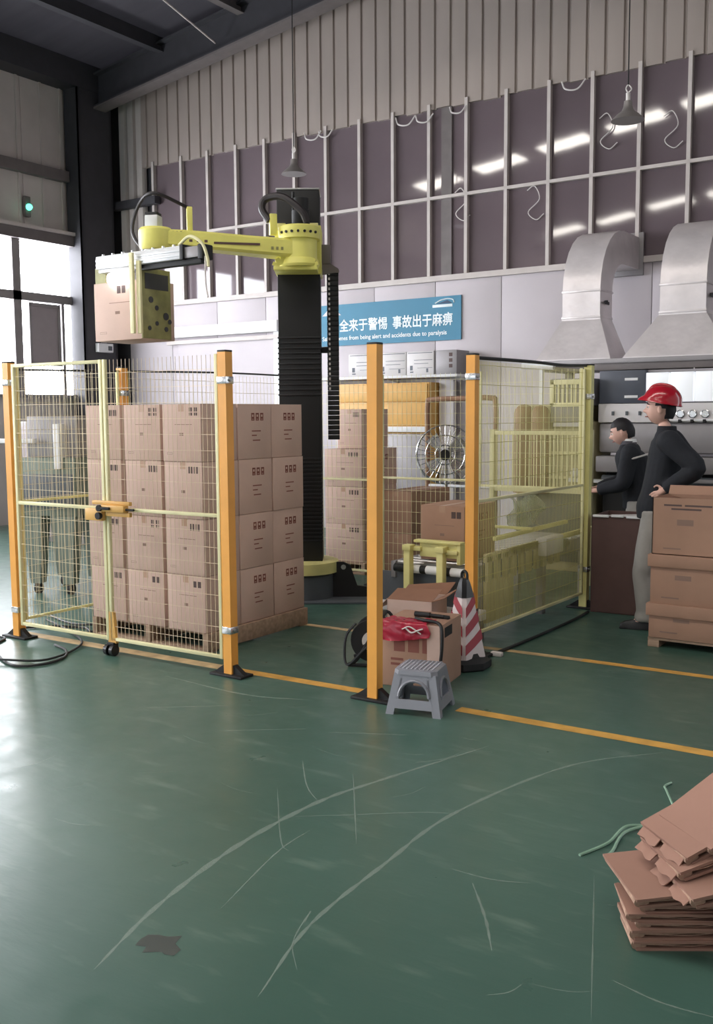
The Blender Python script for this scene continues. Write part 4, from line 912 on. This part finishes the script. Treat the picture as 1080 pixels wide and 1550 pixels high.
# ================================================================== FLAT CARTONS, FRONT RIGHT
FA = V((-.90, 2.83, 0)); fu = V((.84, .54, 0)).normalized(); fv = V((-.62, .78, 0)).normalized()
def blank(label, z, th, L, wd, off=(0, 0), tilt=0, yaw=0, folds=1, crumple=False, group='flattened cartons at the front right'):
    t = thing('flattened_carton', label, 'carton', FA+fu*off[0]+fv*off[1]+V((0, 0, z)), math.atan2(fu.y, fu.x)+yaw, group)
    T = M.Rotation(-tilt, 4, 'Y')
    def sheet(x0, x1, y0, y1, z0, z1, bow=.0):
        bm = B(); rings = []
        for k in range(9):
            x = x0+(x1-x0)*k/8; dz = bow*math.sin(PI*k/8)
            rings.append([T @ V((x, y0, z0+dz)), T @ V((x, y1, z0+dz)), T @ V((x, y1, z1+dz)), T @ V((x, y0, z1+dz))])
        return loft(bm, rings)
    ob('lower_sheet', sheet(.0, L, 0, wd, 0, th*.26), 'kraftC', t)
    ob('upper_sheet', sheet(-.01, L, -.004, wd-.01, th*.74, th, .004), 'kraftC', t)
    bm = B()                                    # folded end flaps, rounded crease at the near end
    prof = [(0, 0), (-.012, th*.2), (-.016, th*.5), (-.013, th*.82), (-.006, th*.93), (.03, th*.72), (.03, th*.35)]
    rings = [[T @ V((px+.01*math.sin(5*yv), yv, pz+.0006*math.sin(yv*40))) for px, pz in prof] for yv in [wd*k/10*.96+.005 for k in range(11)]]
    loft(bm, rings); ob('folded_end', bm, 'corrugated_edge', t)
    if folds:
        bm = B()                                # inner liner sheets seen between the two faces, uneven along the edge
        for q, (za, zb, inset) in enumerate(((th*.34, th*.44, .012), (th*.52, th*.62, .006))):
            rings = []
            for k in range(13):
                xv = .015+(L-.03)*k/12; iy = inset+.006*math.sin(k*1.7+q*2+L*9); dz = .0015*math.sin(k*2.3+q)
                rings.append([T @ V((xv, iy, za+dz)), T @ V((xv, wd*.5, za+dz)), T @ V((xv, wd*.5, zb+dz)), T @ V((xv, iy, zb+dz))])
            loft(bm, rings)
        ob('inner_sheets', bm, 'corrugated_edge', t)
    if crumple:
        for q in range(2):                      # crushed end flaps sticking out of the fold
            y0, y1 = wd*(.06+.48*q), wd*(.46+.46*q); bm = B(); rings = []
            for k in range(9):
                y = y0+(y1-y0)*k/8; e = .003*math.sin(k*1.3+q*3+L*7); f = .034+.004*math.sin(k*.9+q*2+L*5)
                rings.append([T @ V((.03, y, th*.60)), T @ V((-.012+e*.4, y, th*.60+e*.5)), T @ V((-f, y, th*.25+e)), T @ V((-f-.004, y, th*.32+e)), T @ V((-.012+e*.4, y, th*.70+e*.5)), T @ V((.03, y, th*.70))])
            loft(bm, rings); ob('crumpled_flap', bm, 'kraftC', t)
    return t
names = ('lowest sheet', 'second from the floor', 'third from the floor', 'fourth from the floor', 'fifth from the floor')
zz = 0.0
for k in range(5):
    th = (.032, .034, .026, .026, .026)[k]
    blank('flattened brown carton of the front right pile, %s' % names[k], zz, th, .95, .17+.012*k, (.0+.006*k*(-1)**k, .0), 0, random.uniform(-.03, .03)); zz += th
blank('broad flattened brown carton on the pile, its pointed corner at far left', zz, .03, .9, .32, (.0, -.02), R(3), .1); zz += .03
blank('flattened brown carton with crumpled flaps in the upper pile', zz+.005, .035, .85, .26, (.14, -.09), R(9), .14, crumple=True)
blank('flattened brown carton with a folded triangular flap near the top', zz+.045, .035, .8, .27, (.14, -.0), R(15), .2, crumple=True)
blank('flattened brown carton second from the top of the pile', zz+.085, .035, .75, .28, (.17, .02), R(22), .26, crumple=True)
blank('topmost flattened brown carton, standing most open at the right edge', zz+.12, .03, .7, .28, (.24, .02), R(30), .3)
solo('packing_strap', tube(B(), [(-1.0, 3.62, .004), (-1.102, 3.73, .006), (-1.211, 3.66, .02), (-1.23, 3.50, .008), (-1.284, 3.35, .004)], .006, 6), 'strap', 'pale green packing strap on the floor, its longest loose end', 'strap')
solo('packing_strap', tube(B(), [(-1.02, 3.66, .004), (-1.12, 3.74, .012), (-1.205, 3.62, .012), (-1.195, 3.45, .004), (-1.203, 3.39, .003)], .006, 6), 'strap', 'pale green packing strap curling beside the longer one', 'strap')
solo('packing_strap', tube(B(), [(-1.06, 3.80, .004), (-1.101, 3.922, .01), (-1.19, 4.10, .02), (-1.222, 4.18, .01), (-1.215, 4.25, .004)], .005, 6), 'strap', 'short pale green strap sticking out behind the flat cartons', 'strap')

# ================================================================== MACHINE LEFT OF THE CAGE
ml = thing('packing_machine', 'grey green machine on castors seen through the left gate leaf', 'machine', (-7.35, 5.95, 0), R(20))
ob('cabinet', bx(B(), -.25, .30, -.15, .45, .72, 1.25, .01), 'machinegreen', ml)
ob('upper_frame', bx(B(), -.2, .30, -.1, .4, 1.25, 1.62, .01), 'machinegrey', ml)
ob('chute', bx(B(), .12, .18, -.2, -.1, 1.15, 1.55, .004), 'white', ml)
ob('arm_rest', bx(B(), -.45, -.08, -.2, -.14, 1.38, 1.42, .004), 'white', ml)
for (x, y) in ((-.15, -.08), (.18, -.08), (-.15, .38), (.18, .38)):
    bm = B(); loft(bm, [[(x-.05, y-.05, .1), (x+.05, y-.05, .1), (x+.05, y+.05, .1), (x-.05, y+.05, .1)], [(x-.1, y-.08, .72), (x+.1, y-.08, .72), (x+.1, y+.08, .72), (x-.1, y+.08, .72)]]); l = ob('leg', bm, 'machinegreen', ml)
    bm = B(); cyl(bm, (x-.02, y, .05), (x+.02, y, .05), .05, seg=16); bx(bm, x-.03, x+.03, y-.02, y+.02, .07, .11); ob('castor', bm, 'rubber', l)
ob('control_panel', bx(B(), -.24, .28, -.17, -.15, .8, 1.1, .004), 'charcoal', ml)
tb = thing('work_bench', 'pale bench with papers behind the left side fence', 'bench', (-7.1, 7.1, 0))
ob('top', bx(B(), -.5, .45, -.3, .3, .70, .74, .004), 'white', tb)
for x in (-.45, .4):
    for y in (-.25, .25): ob('leg', bx(B(), x-.02, x+.02, y-.02, y+.02, 0, .7), 'machinegrey', tb)
ob('lower_shelf', bx(B(), -.48, .43, -.28, .28, .35, .38, .003), 'machinewhite', tb)
solo('paper_pile', bx(B(), -7.3, -6.95, 6.9, 7.2, .741, .80, .004), 'white', 'pile of white paper on the pale bench', 'paper')
solo('hanging_sheet', bx(B(), -8.75, -8.55, 8.2, 8.22, 1.0, 1.45, .0), 'white', 'pale sheet hanging on the grey locker', 'sheet') if False else None
lk = thing('locker', 'grey metal locker by the left wall behind the gate', 'locker', (-10.2, 8.6, 0))
ob('carcass', bx(B(), -.9, .9, -.25, .25, 0, 1.55, .01), 'machinegrey', lk)
for k in range(4): 
    d = ob('door', bx(B(), -.89+k*.447, -.89+k*.447+.435, -.27, -.25, .06, 1.5, .004), 'sashgrey', lk); ob('handle', bx(B(), -.53+k*.447, -.51+k*.447, -.29, -.27, .75, .9), 'steel', d)

# ================================================================== PEOPLE
def skin_mesh(name, verts, edges, m, extra=None, voxel=None, sub=2):
    """verts: {id: (pos, radius or (rx, ry))}"""
    me = bpy.data.meshes.new(name); ids = list(verts); idx = {k: i for i, k in enumerate(ids)}
    me.from_pydata([verts[k][0] for k in ids], [(idx[a], idx[b]) for a, b in edges], []); me.update()
    o = bpy.data.objects.new(name, me); COL.objects.link(o)
    md = o.modifiers.new('s', 'SKIN'); md.use_smooth_shade = True; md.branch_smoothing = .6
    for i, k in enumerate(ids):
        r = verts[k][1]; me.skin_vertices[0].data[i].radius = r if isinstance(r, tuple) else (r, r)
        me.skin_vertices[0].data[i].use_root = (i == 0)
    s = o.modifiers.new('ss', 'SUBSURF'); s.levels = s.render_levels = sub
    dg = bpy.context.evaluated_depsgraph_get(); out = bpy.data.meshes.new_from_object(o.evaluated_get(dg)); bpy.data.objects.remove(o)
    if extra is not None or voxel:
        bm = B(); bm.from_mesh(out)
        if extra is not None:
            tmp = bpy.data.meshes.new('x'); extra.to_mesh(tmp); extra.free(); bm.from_mesh(tmp)
        bm.to_mesh(out); bm.free()
        if voxel:
            o = bpy.data.objects.new(name, out); COL.objects.link(o); r = o.modifiers.new('r', 'REMESH'); r.mode = 'VOXEL'; r.voxel_size = voxel
            sm = o.modifiers.new('sm', 'SMOOTH'); sm.iterations = 2
            dg = bpy.context.evaluated_depsgraph_get(); out2 = bpy.data.meshes.new_from_object(o.evaluated_get(dg)); bpy.data.objects.remove(o); out = out2
    out.materials.clear(); out.materials.append(MATS[m]); out.polygons.foreach_set('use_smooth', [True]*len(out.polygons)); return out
def limb(bm, st, flat=False):
    """rounded tapering limb or torso through stations (point, half depth, half width)"""
    n = len(st); Q = smooth_path([a for a, b, c in st], 4); rings = []; px = None
    for i, p in enumerate(Q):
        k = min(int(i/4), n-2); f = i/4-k; f = f*f*(3-2*f); ra = st[k][1]*(1-f)+st[k+1][1]*f; rb_ = st[k][2]*(1-f)+st[k+1][2]*f
        if flat: x, y = V((1, 0, 0)), V((0, 1, 0))
        else:
            d = (Q[min(i+1, len(Q)-1)]-Q[max(i-1, 0)]).normalized()
            x, y, _ = frame_to(d) if px is None else ((px-d*px.dot(d)).normalized(), None, None)
            if px is not None: y = d.cross(x)
            px = x
        rings.append([p+x*ra*math.cos(2*PI*j/20)+y*rb_*math.sin(2*PI*j/20) for j in range(20)])
    return loft(bm, rings)
def voxel_mesh(bm, name, vox):
    bmesh.ops.recalc_face_normals(bm, faces=bm.faces); me = bpy.data.meshes.new(name); bm.to_mesh(me); bm.free()
    o = bpy.data.objects.new(name, me); COL.objects.link(o); r = o.modifiers.new('r', 'REMESH'); r.mode = 'VOXEL'; r.voxel_size = vox
    sm = o.modifiers.new('sm', 'SMOOTH'); sm.iterations = 4
    dg = bpy.context.evaluated_depsgraph_get(); out = bpy.data.meshes.new_from_object(o.evaluated_get(dg)); bpy.data.objects.remove(o)
    out.materials.clear(); out.materials.append(MATS[name]); out.polygons.foreach_set('use_smooth', [True]*len(out.polygons)); return out
def g(x, s): return math.exp(-(x/s)**2)
def head_bm(T):
    bm = B(); bmesh.ops.create_uvsphere(bm, u_segments=40, v_segments=28, radius=1)
    for v in bm.verts:
        x, y, z = v.co; fr = max(0, x)
        X = x*.098; Y = y*.076; Z = z*.118
        if z < 0:
            Y *= 1-.30*z*z; X *= 1+.05*fr*(-z)
            if x < 0: X *= 1-.35*(-z)
        X += .004*g(z-.22, .12)*fr                              # brow
        X -= .008*g(z-.06, .09)*fr*g(abs(y)-.38, .2)            # eye sockets
        X += .036*g(z+.18, .12)*g(y, .17)*fr+.010*g(z-.02, .12)*g(y, .13)*fr   # nose
        X += .008*g(z+.47, .07)*g(y, .3)*fr+.007*g(z+.58, .06)*g(y, .28)*fr-.004*g(z+.52, .03)*g(y, .3)*fr   # lips
        X += .012*g(z+.85, .16)*g(y, .4)*fr                     # chin
        v.co = V((X, Y, Z))
    for s in (-1, 1):                                           # ears
        r = bmesh.ops.create_uvsphere(bm, u_segments=12, v_segments=8, radius=1, matrix=M.Translation((-.008, s*.078, -.005)) @ M.Rotation(s*.35, 4, 'Z') @ M.Diagonal((.018, .009, .032, 1)))
    bmesh.ops.transform(bm, matrix=T, verts=bm.verts); return bm
def hand(vd, ed, wrist, d, up, side, key):
    """palm and five separate curled fingers: d = pointing direction, up = back of hand, side = thumb side"""
    d = V(d).normalized(); up = V(up).normalized(); side = V(side).normalized(); w_ = V(wrist)
    vd[key+'p'] = (tuple(w_+d*.05), (.036, .018)); ed.append((key+'w', key+'p'))
    for k, (o_, L) in enumerate(((-.03, .058), (-.010, .076), (.010, .082), (.03, .074))):
        b = w_+d*.085+side*o_; m_ = b+d*L*.5-up*.008; e = m_+d*L*.42-up*.026
        vd[key+'a%d' % k] = (tuple(b), .0095); vd[key+'b%d' % k] = (tuple(m_), .0085); vd[key+'c%d' % k] = (tuple(e), .0065)
        ed += [(key+'p', key+'a%d' % k), (key+'a%d' % k, key+'b%d' % k), (key+'b%d' % k, key+'c%d' % k)]
    b = w_+d*.03+side*.038; m_ = b+(d*.6+side*.7)*.035; e = m_+d*.03-up*.01
    vd[key+'t0'] = (tuple(b), .011); vd[key+'t1'] = (tuple(m_), .0095); vd[key+'t2'] = (tuple(e), .0075)
    ed += [(key+'p', key+'t0'), (key+'t0', key+'t1'), (key+'t1', key+'t2')]
def person(label, loc, rz, P, jacket, hat):
    t = thing('person', label, 'person', loc, rz)
    vd, ed = {}, []
    def n(k, p, r): vd[k] = (p, r)
    n('pel', P['pel'], (.14, .10)); n('sp', P['sp'], (.13, .09)); n('ch', P['ch'], (.15, .10)); n('nk', P['nk'], .052); n('hd', P['hd'], .055)
    ed += [('pel', 'sp'), ('sp', 'ch'), ('ch', 'nk'), ('nk', 'hd')]
    for s in 'lr':
        n(s+'sh', P[s+'sh'], .06); n(s+'el', P[s+'el'], .042); n(s+'w', P[s+'w'], .030); ed += [('ch', s+'sh'), (s+'sh', s+'el'), (s+'el', s+'w')]
        n(s+'hip', P[s+'hip'], .085); n(s+'kn', P[s+'kn'], .055); n(s+'an', P[s+'an'], .04); n(s+'ft', P[s+'ft'], .032); ed += [('pel', s+'hip'), (s+'hip', s+'kn'), (s+'kn', s+'an'), (s+'an', s+'ft')]
        hand(vd, ed, P[s+'w'], *P[s+'hand'], s)
    HT_ = M.Translation(V(P['head'])) @ M.Rotation(P.get('tilt', 0), 4, 'Y')
    ob('body', skin_mesh('body', vd, ed, 'skin', head_bm(HT_), .0052), 'skin', t)
    # jacket
    bm = B(); pl, sp, ch, nk = (V(P[k]) for k in ('pel', 'sp', 'ch', 'nk'))
    limb(bm, [(pl+V((0, 0, -.10)), .135, .185), (pl+V((0, 0, .0)), .14, .19), (pl.lerp(sp, .55), .135, .18), (sp, .14, .185), (ch, .15, .20), (ch.lerp(nk, .38), .125, .175), (ch.lerp(nk, .66), .09, .12), (nk+V((-.008, 0, -.005)), .07, .075)], True)
    for s in 'lr': limb(bm, [(ch.lerp(V(P[s+'sh']), .55), .08, .08), (V(P[s+'sh']), .085, .085), (V(P[s+'sh']).lerp(V(P[s+'el']), .5), .075, .075), (V(P[s+'el']), .07, .07), (V(P[s+'el']).lerp(V(P[s+'w']), .6), .06, .06), (V(P[s+'w']), .05, .05)])
    jk = ob('jacket', voxel_mesh(bm, 'jacket', .011), 'jacket', t)
    # collar
    c = V(P['nk'])+V((-.008, 0, -.005)); bm = B(); lathe(bm, [(.075, -.03), (.068, .025), (.058, .028), (.06, -.03)], 20, c); ob('collar', bm, 'jacketgrey' if jacket == 'grey' else 'jacket', jk)
    # trousers
    bm = B(); limb(bm, [(pl+V((0, 0, .06)), .12, .16), (pl+V((0, 0, -.02)), .125, .17), (pl+V((0, 0, -.10)), .11, .155)], True)
    for s in 'lr':
        h_, k_, a_ = (V(P[s+q]) for q in ('hip', 'kn', 'an'))
        limb(bm, [(h_+V((0, 0, .04)), .11, .10), (h_+V((0, 0, -.06)), .115, .10), (h_.lerp(k_, .6), .105, .095), (k_, .098, .09), (k_+V((.012, 0, -.06)), .088, .085), (k_.lerp(a_, .45), .092, .086), (a_+V((-.005, 0, .06)), .082, .078), (a_+V((0, 0, .01)), .092, .085), (a_+V((0, 0, -.02)), .085, .08)])
    ob('trousers', voxel_mesh(bm, 'trousers', .011), 'trousers', t)
    for s in 'lr':
        a = V(P[s+'an']); bm = B(); rings = []
        for x, hw_, hz in ((-.085, .03, .05), (-.07, .042, .085), (-.02, .045, .095), (.04, .045, .085), (.10, .05, .065), (.16, .045, .05), (.185, .025, .035)):
            rings.append([(a.x+x, a.y-hw_, 0.001), (a.x+x, a.y+hw_, 0.001), (a.x+x, a.y+hw_, hz*.5), (a.x+x, a.y+hw_*.6, hz), (a.x+x, a.y-hw_*.6, hz), (a.x+x, a.y-hw_, hz*.5)])
        loft(bm, rings); sh_ = ob('shoe', bm, 'shoe', t)
        ob('sole', bx(B(), a.x-.088, a.x+.188, a.y-.048, a.y+.048, 0, .018, .006), 'rubber', sh_)
    # face details and hair
    for s in (-1, 1):
        bm = B(); bmesh.ops.create_uvsphere(bm, u_segments=12, v_segments=8, radius=.0115, matrix=HT_ @ M.Translation((.080, s*.031, .008))); ob('eye', bm, 'eyewhite', t)
        bm = B(); bmesh.ops.create_uvsphere(bm, u_segments=10, v_segments=6, radius=.006, matrix=HT_ @ M.Translation((.0885, s*.031, .008))); ob('iris', bm, 'black', t)
        bm = B(); tube(bm, [HT_ @ V((.095, s*.012, .030)), HT_ @ V((.093, s*.032, .034)), HT_ @ V((.080, s*.052, .028))], .004, 6); ob('eyebrow', bm, 'hair', t)
    bm = B(); tube(bm, [HT_ @ V((.088, -.022, -.062)), HT_ @ V((.104, 0, -.062)), HT_ @ V((.088, .022, -.062))], .0045, 6); ob('lips', bm, 'lip', t)
    bm = B(); bmesh.ops.create_uvsphere(bm, u_segments=32, v_segments=20, radius=1)
    dele = []
    for v in bm.verts:
        x, y, z = v.co; lim = .38 if x > .45 else (.05 if x > .12 else (-.15 if x > -.2 else -.62))
        v.co = V((x*.106-.006, y*.084, z*.128+.002)); v.co += V((math.sin(y*23+z*9), math.sin(x*19), math.sin(x*17+y*13)))*.002
        if z < lim: dele.append(v)
    bmesh.ops.delete(bm, geom=dele, context='VERTS'); bmesh.ops.solidify(bm, geom=bm.faces[:], thickness=.008)
    bmesh.ops.transform(bm, matrix=HT_, verts=bm.verts); ob('hair', bm, 'hair', t)
    if hat:
        bm = B(); prof = []
        for k in range(11):
            a = PI/2*k/10; prof.append((.135*math.cos(a)**.85 if k < 10 else .001, .03+.125*math.sin(a)))
        lathe(bm, [(.128, .015), (.14, .02)]+prof, 36)
        for v in bm.verts:
            v.co.x *= 1.06; v.co.y *= .90
            if v.co.z < .06:
                ang = math.atan2(v.co.y, v.co.x); k = max(0, math.cos(ang))
                if math.hypot(v.co.x, v.co.y) > .1: v.co.x += .034*k**3*(1 if v.co.z < .035 else .3); v.co.z += .012*k-.012*max(0, -math.cos(ang))
        bmesh.ops.transform(bm, matrix=HT_ @ M.Translation((-.008, 0, .02)) @ M.Rotation(-.06, 4, 'Y'), verts=bm.verts)
        h_ = ob('helmet', bm, 'red', t, ang=50, label='glossy red safety helmet')
        bm = B(); tube(bm, [HT_ @ V((.105, 0, .105)), HT_ @ V((.06, 0, .165)), HT_ @ V((-.01, 0, .178)), HT_ @ V((-.08, 0, .155)), HT_ @ V((-.125, 0, .095))], .012, 8); ob('helmet_ridge', bm, 'red', h_)
    return t, jk
P1 = dict(pel=(.04, 0, .93), sp=(-.01, 0, 1.12), ch=(-.05, 0, 1.325), nk=(-.02, 0, 1.495), hd=(0, 0, 1.56), head=(.02, 0, 1.645), tilt=-.04,
          lsh=(-.06, .19, 1.41), rsh=(-.05, -.19, 1.41), lel=(-.26, .27, 1.22), rel=(-.22, -.29, 1.20), lw=(-.05, .20, 1.06), rw=(-.05, -.21, 1.05),
          lhand=((.8, -.2, -.55), (0, 1, .1), (.4, 0, .9)), rhand=((.8, .2, -.55), (0, -1, .1), (.4, 0, .9)),
          lhip=(.04, .09, .86), rhip=(.04, -.09, .86), lkn=(.09, .11, .48), rkn=(.05, -.10, .48), lan=(.08, .11, .085), ran=(.0, -.11, .085), lft=(.17, .12, .04), rft=(.09, -.12, .04))
person('man in a red helmet, dark jacket and grey trousers, standing beside the right hand cartons', (-2.24, 7.39, 0), math.atan2(-.2, -.98), P1, 'dark', True)
P2 = dict(pel=(0, 0, .86), sp=(.03, 0, 1.03), ch=(.06, 0, 1.20), nk=(.10, 0, 1.345), hd=(.12, 0, 1.38), head=(.15, 0, 1.445), tilt=.32,
          lsh=(.06, .18, 1.265), rsh=(.08, -.18, 1.265), lel=(.12, .24, 1.0), rel=(.16, -.24, 1.0), lw=(.33, .16, .93), rw=(.36, -.14, .93),
          lhand=((1, -.2, -.2), (0, .3, 1), (0, -1, .3)), rhand=((1, .2, -.2), (0, -.3, 1), (0, 1, .3)),
          lhip=(0, .09, .80), rhip=(0, -.09, .80), lkn=(.04, .1, .45), rkn=(.04, -.1, .45), lan=(0, .1, .085), ran=(0, -.1, .085), lft=(.09, .11, .04), rft=(.09, -.11, .04))
t2, jk2 = person('bareheaded dark haired man with a striped shoulder, bent over behind the red helmeted man', (-2.86, 8.75, 0), math.atan2(-.25, -.97), P2, 'grey', False)
bm = B(); tube(bm, [(.13, .215, 1.225), (.06, .262, 1.215), (-.02, .235, 1.235), (-.085, .12, 1.255)], .009, 6); ob('reflective_stripe', bm, 'foam', jk2)
bm = B(); lathe(bm, [(.066, .01), (.06, .04), (.054, .04), (.056, .01)], 18, (.085, 0, 1.345)); ob('shirt_collar', bm, 'white', jk2)
